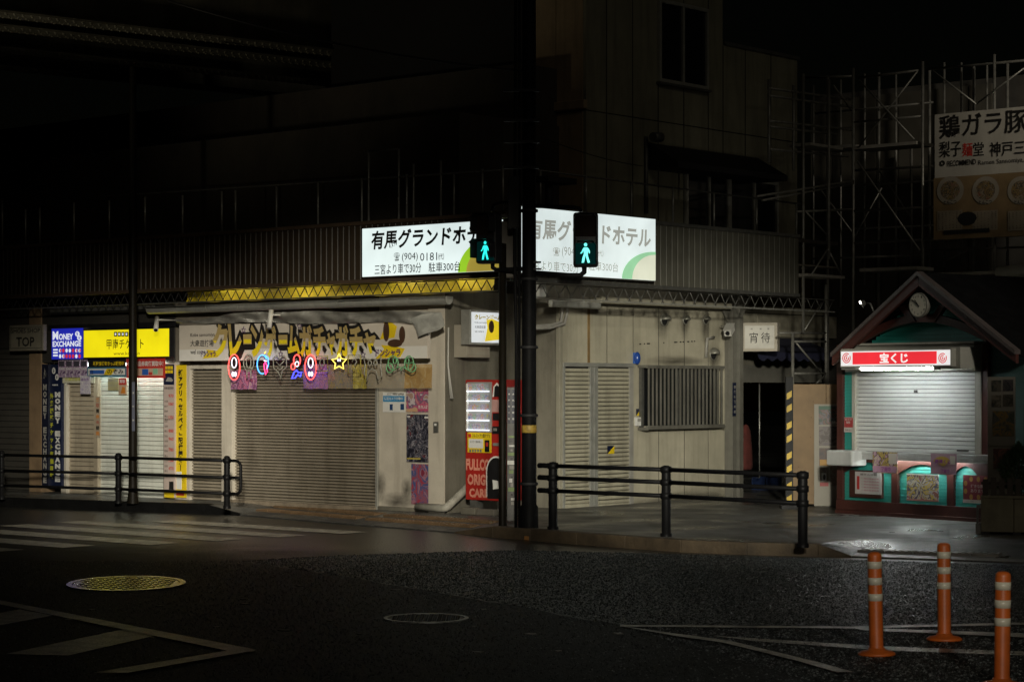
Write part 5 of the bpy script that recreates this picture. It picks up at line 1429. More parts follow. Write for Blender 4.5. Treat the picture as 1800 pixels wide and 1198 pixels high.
# lit sign box and tube lamp
t, w, h, u0, z0, um = sign_box('lottery_sign', 'lit red and white lottery sign over the kiosk shutter', 'sign', K, 1478.5, 616, 1670, 642, .50, .14, BEIG, lit('lit_white_kiosk', (.86,.84,.83), .92), border=.02)
q = lambda *r: loc_rect(K, .50, um, z0, *r)
a = q(1499, 618, 1647, 639.5); RD = lit('lit_kiosk_red', (.80,.028,.04), 1.0)
MB().box(a[0],a[1],-.005,-.003,a[2],a[3]).build('red_field', RD, t)
MB().text('宝くじ', *q(1547,620,1597,638), -.008, .035).build('lettering', lit('lit_white_kiosk2', (.92,.88,.86), .95), t)
b = MB()
for px in (1488.5, 1657.5):
    a = q(px-7.5, 620, px+7.5, 638); xm, zm, rx, rz_ = (a[0]+a[1])/2, (a[2]+a[3])/2, (a[1]-a[0])/2, (a[3]-a[2])/2
    for r0, r1, a0, a1 in ((1.0,.80,.9,6.8),(.62,.40,1.0,6.6)):
        for k in range(22):
            t0, t1 = a0+(a1-a0)*k/22, a0+(a1-a0)*(k+1)/22
            b.face([(xm+rx*r*math.cos(t_), -.006, zm+rz_*r*math.sin(t_)) for r, t_ in ((r0,t0),(r0,t1),(r1,t1),(r1,t0))][::-1])
    b.face([(xm+rx*.2*math.cos(s*.63), -.006, zm+rz_*.22*math.sin(s*.63)) for s in range(10)])
b.build('ring_emblem', lit('lit_emblem_red', (.62,.03,.035), .9), t)
u0, u1, z0, z1 = K.rect(1514, 645, 1641, 650, .42)
t = thing('tube_light', 'white tube light glowing under the red kiosk sign', 'lamp', K, (u0+u1)/2, -.42, (z0+z1)/2)
KT_L = lit('kiosk_tube', (.93,1.0,.97), 98.0, uneven=0)
MB().tube([(-(u1-u0)/2,0,0),((u1-u0)/2,0,0)], .016, 8).build('tube', KT_L, t)
MB().box(-(u1-u0)/2-.03, (u1-u0)/2+.12, -.02, .02, .02, .05).build('housing', BEIG, t)
MB().box((u1-u0)/2+.01, (u1-u0)/2+.10, -.02, .02, -.02, .02).build('socket', GREYP, t)
MB().box(ku(1490,.30), ku(1700,.30), -.42, -.165, zs1+.03, kz(1611,612)-.0).build('sign_bracket', BEIG, KT, bev=.006)

# gable, roof, clock
GO = .34
gl_, gr_ = K.uz(1464, 618, GO), K.uz(1788, 632, GO)
pk = K.uz(1616, 484, GO)
ue0, ue1, up = gl_[0], gr_[0], pk[0]
zg0, zgp = (gl_[1]+gr_[1])/2, pk[1]
def slope(ua, za, ub, zb_, th):
    d = Vector((ub-ua, zb_-za)).normalized(); n_ = Vector((d.y, -d.x)) * th
    if n_.y > 0: n_ = -n_
    return [(ua, za), (ub, zb_), (ub+n_.x*(0), zb_ - th*1.25), (ua, za - th*1.25)]
ths = .10
for s_, nm in ((-1, 'bargeboard'), (1, 'bargeboard')):
    ua = ue0 if s_ < 0 else ue1
    pts = [(ua, zg0), (up, zgp), (up, zgp-ths*1.3), (ua, zg0-ths*1.1)]
    MB().prism(pts, -GO-.02, -GO+.03).build(nm, REDBR, KT, bev=.004)
    pts = [(ua, zg0+.05), (up, zgp+.05), (up, zgp+.001), (ua, zg0+.001)]
    MB().prism(pts, -GO-.05, -GO+.06).build('roof_edge', mat('edge_grey', (.11,.09,.085), .4, var=.3), KT)
ROOF = mat('dark_roof', (.008,.008,.008), .95, var=.4, scale=6, bump=.2, spec=.05)
for ua in (ue0, ue1):
    MB().prism([(ua, zg0+.04), (up, zgp+.04), (up, zgp-.03), (ua, zg0-.03)], -GO+.061, 2.7).build('roof', ROOF, KT)
def clipg(z):
    k = (z-zg0)/(zgp-zg0); return ue0+.12+(up-ue0-.12)*k, ue1-.12+(up-ue1+.12)*k
siding(KT, ue0, ue1, zE, zgp-.05, .0, .05, clip=clipg)
MB().box(ue0+.1, ue1-.1, .02, .05, zE-.05, zE).build('gable_sill', REDBR, KT)
# arched tie beam and short struts
za0, zap = kz(1520, 606, .2), kz(1616, 566, .2)
n = 20; b = MB(); A0, A1 = ku(1510,.2), ku(1735,.2)
for k in range(n):
    x0, x1 = k/n, (k+1)/n
    f_ = lambda t: za0+(zap-za0)*math.sin(math.pi*t)**.9
    b.prism([(A0+(A1-A0)*x0, f_(x0)), (A0+(A1-A0)*x1, f_(x1)), (A0+(A1-A0)*x1, f_(x1)+.10), (A0+(A1-A0)*x0, f_(x0)+.10)], -.22, -.16)
b.build('tie_arch', REDBR, KT)
for xa, ya, xb, yb in ((1588,538,1607,567),(1660,536,1640,567),(1621,507,1621,520)):
    a, c = K.uz(xa, ya, .2), K.uz(xb, yb, .2); w_ = .06
    MB().prism([(a[0]-w_,a[1]),(a[0]+w_,a[1]+.02),(c[0]+w_,c[1]+.01),(c[0]-w_,c[1])], -.235, -.17).build('gable_strut', REDBR, KT, bev=.004)
cu, cz = K.uz(1619, 536, .30)
t = thing('clock', 'round pale clock under the kiosk gable', 'clock', K, cu, -.30, cz)
r_ = .155
MB().lathe([(0,.0),(r_,.0),(r_,.05),(r_*.92,.06),(r_*.9,.052)], n=36).build('case', mat('clock_case', (.20,.19,.16), .5), t).rotation_euler = (math.radians(90),0,0)
MB().face([(r_*.9*math.cos(k*.1745), -.054, r_*.9*math.sin(k*.1745)) for k in range(36)]).build('dial', mat('clock_dial', (.62,.58,.47), .5, var=.1), t)
b = MB()
for k in range(12):
    a = k*math.pi/6; s_, c_ = math.sin(a), math.cos(a); nm = str(k or 12); ww = .013*len(nm)
    b.text(nm, s_*r_*.72-ww*.7, s_*r_*.72+ww*.7, c_*r_*.72-.014, c_*r_*.72+.014, -.056, .01)
b.build('numerals', INK, t)
for nm, ang, ln, wd in (('hour_hand', math.radians(322), .085, .008), ('minute_hand', math.radians(304), .125, .006)):
    d = Vector((math.sin(ang), math.cos(ang))); n_ = Vector((d.y, -d.x))*wd
    MB().prism([(*(d*ln+n_*.5),), (*(d*ln-n_*.5),), (*(-d*.03-n_),), (*(-d*.03+n_),)], -.062-(.003 if ln > .1 else 0), -.059-(.003 if ln > .1 else 0)).build(nm, INK, t)
# right wing of the kiosk, behind the display board
MB().box(UKR+.5, UKR+2.0, .55, 2.4, .1, zE).build('wing_core', mat('kiosk_core'), KT)
siding(KT, UKR+.06, UKR+2.0, .35, zE, .53)
MB().box(UKR+.04, UKR+2.0, .49, .545, .0, .34).build('wing_plinth', REDBR, KT)
MB().box(UKR+.04, UKR+2.0, .3, .55, zE+.02, zE+.12).build('wing_eave', REDBR, KT)
# posters on the kiosk front
def art(key, pal, sc=16, seed=0): return printed(key, pal, sc, seed=seed)
poster('yellow and black illustrated leaflet hanging from the counter, left one', K, 1534, 794, 1577, 831, .19, art('leaf_yellow', [(.35,.25,.08),(.55,.42,.12),(.10,.08,.06),(.5,.3,.4),(.6,.55,.4)], 11, 2), 'leaflet', 'leaflet', extra=[('pale_block', PAPER, lambda b, w, h: b.box(w*.16, w*.48, -.004, -.001, h*.45, h*.95)), ('pink_band', mat('pink_print', (.55,.32,.45), .5), lambda b, w, h: b.box(-w*.48, w*.48, -.004, -.001, h*.03, h*.34)), ('lettering', mat('violet_print', (.35,.1,.35), .5), lambda b, w, h: b.text('発売中', -w*.15, w*.25, h*.07, h*.3, -.007, .03))])
poster('pink leaflet with a yellow fan shape hanging from the counter, right one', K, 1636, 797, 1681, 833, .19, mat('leaf_pink', (.48,.30,.38), .5, var=.2, scale=9), 'leaflet', 'leaflet', extra=[('fan', mat('fan_yellow', (.62,.45,.08), .5), lambda b, w, h: b.prism([(-.02,h*.4)]+[(-.02+w*.38*math.cos(2.7-k*.23), h*.45+h*.42*math.sin(2.7-k*.23)) for k in range(10)]+[(.02,h*.4)], -.004, -.001)), ('pale_block', PAPER, lambda b, w, h: b.box(w*.26, w*.46, -.004, -.001, h*.5, h*.9)), ('lettering', mat('violet_print'), lambda b, w, h: b.text('開運くじ', -w*.32, w*.3, h*.52, h*.72, -.007, .03).text('発売中', -w*.1, w*.25, h*.05, h*.26, -.007, .03))])
poster('white timetable poster with red lines in a dark frame, left panel', K, 1503, 829, 1549, 868, .05, mat('white_poster', (.52,.50,.49), .5), 'poster', 'poster',
       extra=[('red_column', REDP, lambda b, w, h: b.box(-w*.42, -w*.33, -.004, -.001, h*.2, h*.8)), ('lines', mat('pink_red_print', (.42,.14,.18), .5), lambda b, w, h: [b.text('一等前後賞組違', -w*.25, w*.42, h*(.14+.13*k), h*(.21+.13*k), -.004, .01) for k in range(5)] and b), ('heading', INK, lambda b, w, h: b.text('抽せん日程', -w*.3, w*.35, h*.84, h*.93, -.004, .01))])
u0, u1, z0, z1 = K.rect(1497, 826, 1552, 874, .0)
MB().box(u0, u1, -.043, .02, z0, z1).build('poster_frame', mat('frame_brown', (.06,.022,.016), .5), KT, bev=.006)
poster('large gold illustrated poster in the middle lower panel', K, 1594, 833, 1650, 880, .05, art('gold_art', [(.42,.30,.08),(.58,.52,.44),(.12,.10,.14),(.60,.44,.10),(.45,.42,.48),(.30,.12,.10)], 7, 6), extra=[('top_edge', PAPER, lambda b, w, h: b.box(-w*.5, w*.5, -.004, -.001, h*.96, h)), ('foot', mat('salmon_paper', (.42,.20,.17), .5), lambda b, w, h: b.box(-w*.5, w*.5, -.004, -.001, 0, h*.06))])
poster('red poster with white lettering and gold coins, right panel', K, 1693, 835, 1742, 884, .05, mat('poster_red', (.24,.035,.05), .5, var=.1), extra=[('lettering', mat('pink_white', (.55,.44,.42), .5), lambda b, w, h: b.text('好きな数字が', -w*.22, w*.46, h*.55, h*.68, -.004, .02).text('ありますか？', -w*.22, w*.46, h*.38, h*.51, -.004, .02)), ('coins', mat('coin_gold', (.55,.30,.07), .5), lambda b, w, h: [b.face([(x*w+.028*math.cos(s*.7), -.005, z*h+.034*math.sin(s*.7)) for s in range(9)]) for x, z in ((-.40,.70),(-.40,.42),(-.2,.86),(.06,.86),(.32,.86),(-.2,.22),(.06,.22),(.32,.22))] and b), ('foot', PAPER, lambda b, w, h: b.box(-w*.5, w*.5, -.004, -.001, 0, h*.12)), ('foot_lettering', GREYP, lambda b, w, h: b.text('一等一億円', -w*.4, w*.4, h*.03, h*.09, -.007))])
poster('small red notice on the teal boards left of the shutter', K, 1483.5, 733, 1500, 759, .03, mat('notice_white', (.5,.46,.43), .5), 'notice', 'notice', extra=[('red_field', mat('notice_red', (.34,.04,.04), .5), lambda b, w, h: b.box(-w*.46, w*.46, -.004, -.001, h*.32, h*.96)), ('lettering', WHITEP, lambda b, w, h: b.text('防犯', -w*.2, w*.2, h*.58, h*.74, -.007, .02).text('警戒中', -w*.36, w*.36, h*.80, h*.90, -.007)), ('foot_lettering', INK, lambda b, w, h: b.text('警備会社', -w*.36, w*.36, h*.08, h*.2, -.004))])

# floodlight fixed to the left eave of the kiosk
fu, fz = K.uz(1521, 531, .36)
t = thing('floodlight', 'small bright floodlight on the left slope of the kiosk roof', 'floodlight', K, fu, -.36, fz)
MB().tube([(.14,.0,-.12),(.09,0,-.02),(.02,0,-.01)], .012, 6).build('arm', STEELD, t)
MB().lathe([(.0,.0),(.03,.0),(.05,.05),(.055,.055)], n=14).build('shade', STEELD, t).rotation_euler = (math.radians(115), 0, math.radians(-40))
MB().lathe([(0,-.022),(.014,-.018),(.022,0),(.014,.018),(0,.022)], n=12).build('bulb', lit('flood_bulb', (1,.95,.82), 12, uneven=0), t, loc=(-.03,-.05,-.0))
lp = K.pt(fu-.12, -.44, fz+.02)
lamp('floodlight_beam', 'SPOT', lp, R.pt(R.u(1335, OFR), -OFR, zbR+.1), 26, (1,.93,.76), .05, 70, .9)
# strip of roof lying to the right is lit by the same street lamps; a pole by the ridge
MB().tube([K.pt(ku(1616,.3), -.2, zgp-.02), K.pt(ku(1616,.3), -.2, zgp+.25)], .02, 6)

# ------------------------------------------------------------------ hoarding beside the kiosk
HF = Frame(ground(1394, 889, .13), (.985, -.17))
t = thing('plywood_hoarding', 'upright plywood hoarding panel between striped post and kiosk', 'hoarding', HF, 0, 0, .13)
PLY = mat('plywood', (.22,.14,.064), .6, var=.22, scale=4, streak=.3, dirt=(.28,.17,.08))
zH = HF.z(1430, 675)
MB().box(0, .45, 0, .03, .03, zH-.13).build('sheet', PLY, t, bev=.002)
MB().box(.455, 1.0, .0, .03, .03, zH-.13).build('sheet', PLY, t, bev=.002)
b = MB()
for k in range(26): x, z = random.choice((random.uniform(.05,.9), .46)), random.uniform(.1, 1.6); b.box(x-.006,x+.006,-.002,.0,z-.009,z+.009)
b.build('knots', mat('knot', (.16,.09,.04), .7), t)
for x in (.05, .4, .8): MB().box(x, x+.1, -.02, .3, -.005, .028).build('skid', DARKW, t)
BF = Frame(HF.pt(HF.u(1431), -.03, 0), (.985, -.17))
t, w, h, um, z0 = board('poster_board', 'white board with a column of posters fixed to the plywood', 'board', BF, 1431, 710, 1490, 889, .0, mat('board_white', (.27,.25,.205), .5, var=.1), .02)
q = lambda *r: loc_rect(BF, .0, um, z0, *r)
for k, (r, pal, lab) in enumerate((((1439,713,1486,746),[(.10,.10,.14),(.30,.24,.30),(.36,.14,.10),(.05,.12,.08),(.30,.28,.36)],'blue grey travel poster, uppermost on the white board'),
        ((1439.5,749,1486,783),[(.16,.13,.16),(.28,.22,.24),(.34,.28,.26),(.12,.07,.06)],'grey figure poster, second on the white board'),
        ((1440,787,1486,818),[(.08,.05,.06),(.14,.08,.07),(.22,.10,.06)],'dark poster with orange foot, third on the white board'),
        ((1441,821,1456.5,854),[(.32,.24,.12),(.40,.32,.20),(.18,.10,.06)],'brown and red poster, lower left on the white board'),
        ((1459,820,1486,854),[(.42,.36,.26),(.36,.20,.12),(.48,.42,.34)],'pale food poster, lower right on the white board'))):
    def ex(b, w, h): return b
    e = None
    if k == 2: e = [('orange_foot', mat('amber_print', (.46,.24,.03), .5), lambda b, w, h: b.box(-w*.48, w*.48, -.004, -.001, 0, h*.35))]
    if k == 3: e = [('red_foot', mat('notice_red'), lambda b, w, h: b.box(-w*.48, w*.48, -.004, -.001, 0, h*.2)), ('white_oval', WHITEP, lambda b, w, h: b.box(-w*.3, w*.25, -.004, -.001, h*.28, h*.7)), ('black_oval', INK, lambda b, w, h: b.face([(w*.02+w*.16*math.cos(s*.6), -.007, h*.48+h*.16*math.sin(s*.6)) for s in range(10)]))]
    if k == 0: e = [('lettering', WHITEP, lambda b, w, h: b.text('旅の宿', -w*.02, w*.48, h*.03, h*.2, -.004, .02)), ('green_head', mat('dark_green_print', (.03,.10,.06), .5), lambda b, w, h: b.box(-w*.5, -w*.02, -.004, -.001, h*.8, h))]
    poster(lab, BF, *r, .006, art('board_art_%s' % 'abcde'[k], [tuple(c*.34 for c in p_) for p_ in pal], 9, k+11), extra=e)

# striped post
hp = ground(1387, 893, .13)
t = thing('hazard_post', 'tall black post with yellow slanted stripes beside the dark doorway', 'post', loc=hp)
zh = CAMH + (HY-662)/FPX*hp.y - .13
MB().box(-.05, .05, -.05, .05, 0, zh).build('post', BLACKM, t, bev=.004)
k = 0
HZ = mat('hazard_yellow', (.55,.36,.02), .5, var=.2)
for k in range(9):
    z = .07 + k*.205 + (.0 if k % 2 == 0 else -.03)
    if z+.14 > zh: break
    MB().prism([(-.038,z),(.030,z+.04),(.030,z+.125),(-.038,z+.085)], -.0535, -.0505).build('stripe', HZ, t)
MB().box(-.12, .12, -.12, .12, -.01, .05).build('foot', BLACKM, t, bev=.01)

# ------------------------------------------------------------------ scaffolding
S = Frame((4.95, 34.2), DL)
SCF = mat('scaffold_pipe', (.24,.235,.21), .45, .45, var=.35, scale=9)
ST = thing('scaffolding', 'tall dark pipe scaffolding with planks round the right corner', 'scaffolding', S)
def pipe(name, F, x0, y0, x1, y1, off, r=.024, base=S):
    a, c = F.uz(x0, y0, off), F.uz(x1, y1, off)
    pa, pc = F.pt(a[0], -off, a[1]), F.pt(c[0], -off, c[1])
    inv = lambda p: ((p-base.o).dot(base.ex), (p-base.o).dot(base.ey), p.z)
    return MB().tube([inv(pa), inv(pc)], r, 7).build(name, SCF, ST)
for x, y0, y1, off in ((1500,120,770,0),(1622,108,560,0),(1748,96,520,0),(1455,136,680,-.0),(1545,128,560,-.9),(1634,120,520,-.9),(1712,116,520,-.9),(1771,112,520,-.9),(1602,260,480,-1.2)):
    pipe('post', S, x, y0, x, y1, off)
for x0, y0, x1, y1, off in ((1510,137,1614,124,0),(1632,122,1860,101,0),(1410,137,1500,134,-.3),(1500,371,1870,352,0),(1500,427,1870,410,0),(1500,300,1640,292,-.9),(1640,305,1870,290,0.02)):
    pipe('ledger', S, x0, y0, x1, y1, off, .02)
for x0, y0, x1, y1, off in ((1613,125,1510,258,.03),(1510,141,1607,245,.05),(1507,283,1617,440,.03),(1716,183,1800,120,.03),(1640,125,1716,183,.05),(1800,125,1870,180,.05)):
    pipe('brace', S, x0, y0, x1, y1, off, .014)
for x0, x1, y, off in ((1440,1500,258,0),(1500,1612,255,0),(1512,1612,472,.3),(1632,1870,478,.3)):
    a, c = S.u(x0, off), S.u(x1, off); z = S.z((x0+x1)/2, y, off)
    MB().box(a, c, -off-.02, -off+.5, z-.03, z+.02).build('plank', mat('scaffold_plank', (.30,.285,.25), .55, var=.3, streak=.3), ST)
for x, y0, y1, off in ((1430,150,520,-.6),(1478,140,540,-.7),(1520,130,500,-.9),(1575,130,480,-1.0),(1660,110,470,-.5),(1690,110,470,-1.1),(1735,110,480,-.7)):
    pipe('post', S, x, y0, x, y1, off, .018)
for x0, y0, x1, y1, off in ((1430,200,1640,180,-.8),(1430,330,1640,318,-.8),(1440,405,1640,396,-.8),(1500,215,1622,204,0),(1430,455,1620,448,-.4),(1640,440,1860,432,-.6)):
    pipe('ledger', S, x0, y0, x1, y1, off, .017)
for x0, y0, x1, y1, off in ((1440,330,1500,410,-.6),(1545,300,1600,380,-.8),(1500,420,1550,330,-.3),(1640,470,1720,430,-.4)):
    pipe('brace', S, x0, y0, x1, y1, off, .012)
# the part wrapped round the tower, over the doorway
for x, y0, y1, off in ((1352,140,285,1.0),(1395,150,300,1.0),(1412,130,585,1.1),(1393.5,584,890,1.0),(1452,500,690,1.0),(1457,140,455,1.2)):
    pipe('post', R, x, y0, x, y1, off)
for x0, y0, x1, y1, off in ((1350,155,1497,175,1.0),(1350,168,1497,188,1.0),(1350,212,1497,228,1.0),(1350,222,1470,236,1.0),(1352,262,1490,275,1.0),(1340,352,1500,322,1.05),(1330,345,1500,318,1.1),(1369,585,1452,585,1.0),(1395,600,1452,600,1.0),(1395,656,1452,656,1.0),(1400,372,1497,368,1.1)):
    pipe('ledger', R, x0, y0, x1, y1, off, .019)
for x0, y0, x1, y1, off in ((1413,582,1444,532,1.0),(1400,603,1442,653,1.02),(1425,485,1455,437,1.2),(1455,437,1480,485,1.2),(1435,673,1450,660,1.05),(1465,150,1497,195,1.1),(1415,370,1460,420,1.1)):
    pipe('brace', R, x0, y0, x1, y1, off, .014)
for x0, x1, y in ((1425,1482,257),(1420,1485,485)):
    a, c = R.u(x0,1.2), R.u(x1,1.2); z = R.z((x0+x1)/2, y, 1.2)
    p0, p1 = R.pt(a, -1.2, z), R.pt(c, -1.2, z); inv = lambda p: ((p-S.o).dot(S.ex), (p-S.o).dot(S.ey), p.z)
    m0, m1 = Vector(inv(p0)), Vector(inv(p1)); d = (m1-m0).normalized(); n_ = Vector((-d.y, d.x, 0))*.4
    MB().prismz([tuple((m0)[:2]), tuple(m1[:2]), tuple((m1+n_)[:2]), tuple((m0+n_)[:2])], m0.z-.02, m0.z+.02).build('plank', MATS['scaffold_plank'], ST)
# the dark house behind the scaffolding
t = thing('rear_building', 'dark house wall standing behind the scaffolding', 'building', S, .0, 1.4, 0)
MB().box(-1.2, 7, .1, 5, 0, S.z(1600,150,-1.4)).build('wall', mat('rear_wall', (.055,.052,.045), .8, var=.4, streak=.5), t)
for k in range(8): MB().box(-1.2+k*.42, -1.2+k*.42+.40, .06, .098, 2.5, S.z(1600,160,-1.4)).build('panel', mat('rear_panel', (.07,.065,.05), .7, var=.3, streak=.4), t)
# rounded pale canopy edge at the far right
a = S.uz(1755, 481, 1.2); 
p0 = S.pt(a[0], -1.2, a[1]); b = MB().tube([p0, p0 + S.ex*.6 + Vector((0,0,.03)), p0 + S.ex*2.5 + Vector((0,0,.06))], .10, 14)
tag(b.build('round_beam', mat('pale_beam', (.42,.41,.37), .4, var=.2, streak=.3)), 'rounded pale beam at the right edge above the kiosk roof', 'beam')

# banners on the scaffolding
def hang(name, label, x0, y0, x1, y1, off, m, seed):
    u0, u1, z0, z1 = S.rect(x0, y0, x1, y1, off)
    t = thing(name, label, 'banner', S, u0, -off, z0, 'banners on the scaffolding')
    v, f = cloth(0, u1-u0, 0, z1-z0, 0, 40, 10, .004, 2.2, seed)
    MB().idx(v, f, True).build('sheet', m, t)
    b = MB()
    for k in range(9): x = .05+(u1-u0-.1)*k/8; b.lathe([(.008,0),(.014,.0),(.014,.004)], n=8); 
    return t, u0, z0, u1-u0, z1-z0
BANW = mat('banner_white_cloth', (.40,.38,.33), .6, var=.15, scale=2, streak=.12)
t, u0, z0, w, h = hang('ramen_banner', 'white ramen shop banner with big black characters on the scaffolding', 1643, 187, 1960, 302, .12, BANW, .4)
q = lambda *r: [a-b_ for a, b_ in zip(S.rect(*r, .12), (u0, u0, z0, z0))]
b = MB(); b.text('鶏ガラ豚骨', *q(1652,195,1842,237), -.0085, .014); b.text('梨子', *q(1652,248,1690,276), -.0085, .010); b.text('堂', *q(1711,250,1730,274), -.0085, .010); b.text('神戸三宮', *q(1740,247,1824,273), -.0085, .010); b.build('lettering', INK, t)
MB().text('麺', *q(1692,251,1710,275), -.0085, .008).build('red_lettering', REDP, t)
b = MB(); b.text('RECOMMEND', *q(1666,281,1716,291), -.0085, .012); b.text('Ramen Sannomiya,', *q(1720,279,1800,290), -.0085, .0)
a = q(1653,282,1661,292); xm, zm, rr = (a[0]+a[1])/2, (a[2]+a[3])/2, (a[3]-a[2])/2
for k in range(16):
    t0, t1 = k*.3927, (k+1)*.3927; b.face([(xm+r__*math.cos(tt), -.0085, zm+r__*math.sin(tt)) for r__, tt in ((rr,t0),(rr,t1),(rr*.5,t1),(rr*.5,t0))][::-1])
b.build('small_lettering', INK, t)
t, u0, z0, w, h = hang('menu_banner', 'brown menu banner with three round bowls below the ramen banner', 1641, 302, 1960, 414, .14, mat('menu_brown', (.20,.135,.065), .6, var=.3, scale=3), 2.0)
q = lambda *r: [a-b_ for a, b_ in zip(S.rect(*r, .14), (u0, u0, z0, z0))]
for k in range(4):
    a = q(1646+k*62, 307, 1696+k*62, 362); xm, zm, rx, rz_ = (a[0]+a[1])/2, (a[2]+a[3])/2, (a[1]-a[0])/2, (a[3]-a[2])/2
    o = MB().face([(xm+rx*.95*math.cos(s*.26), -.0085, zm+rz_*.9*math.sin(s*.26)) for s in range(24)]).build('bowl_picture', mat('bowl_cream', (.27,.24,.19), .5), t)
    MB().face([(xm+rx*.68*math.cos(s*.3), -.0105, zm+rz_*.62*math.sin(s*.3)) for s in range(21)]).build('soup_picture', printed('soup', [(.10,.07,.04),(.22,.15,.06),(.06,.05,.04),(.24,.2,.14),(.18,.06,.03)], 12, seed=4), o)
    MB().text('とんこつ', xm-rx*.45, xm+rx*.45, zm-rz_*.88, zm-rz_*.62, -.0125, .02).build('caption', INK, o)
    a = q(1648+k*62, 370, 1692+k*62, 405)
    MB().box(a[0], a[1], -.0092, -.0075, a[2], a[3]).build('text_panel', mat('menu_panel', (.25,.21,.15), .6), t)
    b = MB()
    for j in range(7): x = a[0]+(a[1]-a[0])*(j+.5)/7; b.vtext('特製豚骨ラーメン'[j % 5:]+'味噌', x-.012, x+.012, a[2]+.02, a[3]-.02, -.0115)
    b.build('menu_lettering', INK, t)
b = MB(); a = q(1684, 372, 1718, 410); b.use(BLACKM).face([((a[0]+a[1])/2+(a[1]-a[0])*.5*math.cos(s*.5), -.0135, a[2]+(a[3]-a[2])*.68+(a[3]-a[2])*.32*math.sin(s*.5)) for s in range(12)])
a = q(1660, 403, 1740, 410); b.box(a[0], a[1], -.0155, -.0135, a[2], a[3]); b.build('dark_emblem', None, t)

# ------------------------------------------------------------------ display board, planter and shrub at the right edge
DF = Frame(ground(1735, 934, .13), (.93, -.36))
t, w, h, um, z0 = board('display_board', 'tall narrow cream board of pictures standing beside the kiosk', 'board', DF, 1736, 662, 1784, 932, .0, mat('display_cream', (.20,.185,.15), .6, var=.15), .05)
DISP = t
q = lambda *r: loc_rect(DF, .0, um, z0, *r)
for k, (r, sc, pal, lab) in enumerate((((1743,668,1760,688),18,[(.02,.022,.02),(.05,.05,.04),(.09,.08,.06)],'upper left of four small dark pictures on the cream board'),((1763,667,1781,687),18,[(.02,.02,.024),(.06,.05,.05),(.03,.03,.03)],'upper right of four small dark pictures on the cream board'),((1743,694,1760,715),18,[(.03,.03,.026),(.08,.07,.05),(.15,.13,.10)],'lower left of four small dark pictures on the cream board'),((1763,693,1781,714),18,[(.03,.028,.02),(.07,.06,.045),(.04,.04,.03)],'lower right of four small dark pictures on the cream board'),
        ((1745,722,1783,766),14,[(.06,.06,.045),(.12,.10,.05),(.20,.12,.03),(.08,.08,.07),(.05,.06,.04)],'large picture with orange middle on the cream board'),((1746,788,1779,824),12,[(.10,.028,.018),(.07,.02,.015),(.16,.06,.03),(.05,.03,.02)],'dark red picture low on the cream board'))):
    poster(lab, DF, *r, .006, art('display_'+'abcdef'[k], pal, sc*.6, 20+k), 'picture', 'picture')
u0, u1, zz0, zz1 = q(1736, 662, 1784, 932)
MB().box(u0, u1, -.02, .0, q(1736,780,1784,783)[2], q(1736,780,1784,783)[3]).build('ledge', MATS['display_cream'], t)

PF = Frame(ground(1724, 938, .13), (.96, -.28))
PT = thing('planter', 'square concrete planter box at the right edge', 'planter', PF, 0, 0, .125)
zpl = PF.z(1760, 876)-.125
PLM = mat('planter_stone', (.17,.155,.105), .8, var=.3, scale=4, bump=.25, bscale=30, streak=.3)
MB().box(0, .36, 0, .55, .03, zpl).build('side_panel', PLM, PT, bev=.008)
MB().box(.364, 1.1, 0.01, .55, .03, zpl-.003).build('side_panel', PLM, PT, bev=.008)
MB().box(.0, 1.1, .0, .56, zpl+.001, zpl+.035).build('rim', PLM, PT, bev=.008)
for x in (.0, .35): MB().box(x, x+.09, .02, .12, -.005, .03).build('foot', BLACKM, PT)
MB().box(-.06, -.005, .03, .08, .0, .12).box(-.05, -.006, .03, .08, .30, .33).box(-.05,-.03,.03,.08,.12,.30).build('side_hook', STEELD, PT)
fu = PF.uz(1775, 876)[0]
FEN = mat('picket', (.06,.05,.04), .8)
pk_ = MB().box(-.03, .03, -.008, .008, 0, .21).mesh('picket', FEN)
ft = thing('low_picket_fence', 'low dark picket edging on the planter', 'fence', PF, .0, .02, .125+zpl+.036)
for k in range(11): inst('picket', pk_, ft, (.05+.09*k, 0, random.uniform(-.03,.0)))
MB().box(0, 1.05, .01, .02, .12, .15).build('rail', FEN, ft)
# small conifer
st = PF.pt(.40, .28, .125+zpl+.03)
bush = thing('potted_conifer', 'small dark bushy conifer growing in the planter', 'plant', loc=st)
LEAF = mat('conifer_leaf', (.035,.075,.025), .6, var=.5, scale=14)
MB().tube([(0,0,-.02),(.01,0,.2),(0,.01,.5)], [.02,.015,.006], 6).build('stem', mat('bark', (.06,.045,.03), .9), bush)
b = MB(); rr_ = random.Random(4)
for k in range(2600):
    hgt = rr_.random()**.8; rad = .19*(math.sin(math.pi*min(1, hgt*.86+.16)))**.8*(.45+.55*rr_.random()**.4)
    a = rr_.uniform(0, 6.283); rad *= 1+.25*math.sin(a*3+hgt*9)
    p = Vector((rad*math.cos(a), rad*math.sin(a), .05+hgt*.52))
    d = (Vector((p.x, p.y, .12))+Vector((rr_.uniform(-.1,.1), rr_.uniform(-.1,.1), rr_.uniform(0,.2)))).normalized()
    s_ = d.cross(Vector((rr_.uniform(-1,1), rr_.uniform(-1,1), rr_.uniform(-1,1)))).normalized()*.007
    b.face([p-s_, p+s_, p+d*rr_.uniform(.03,.06)])
b.build('foliage', LEAF, bush)

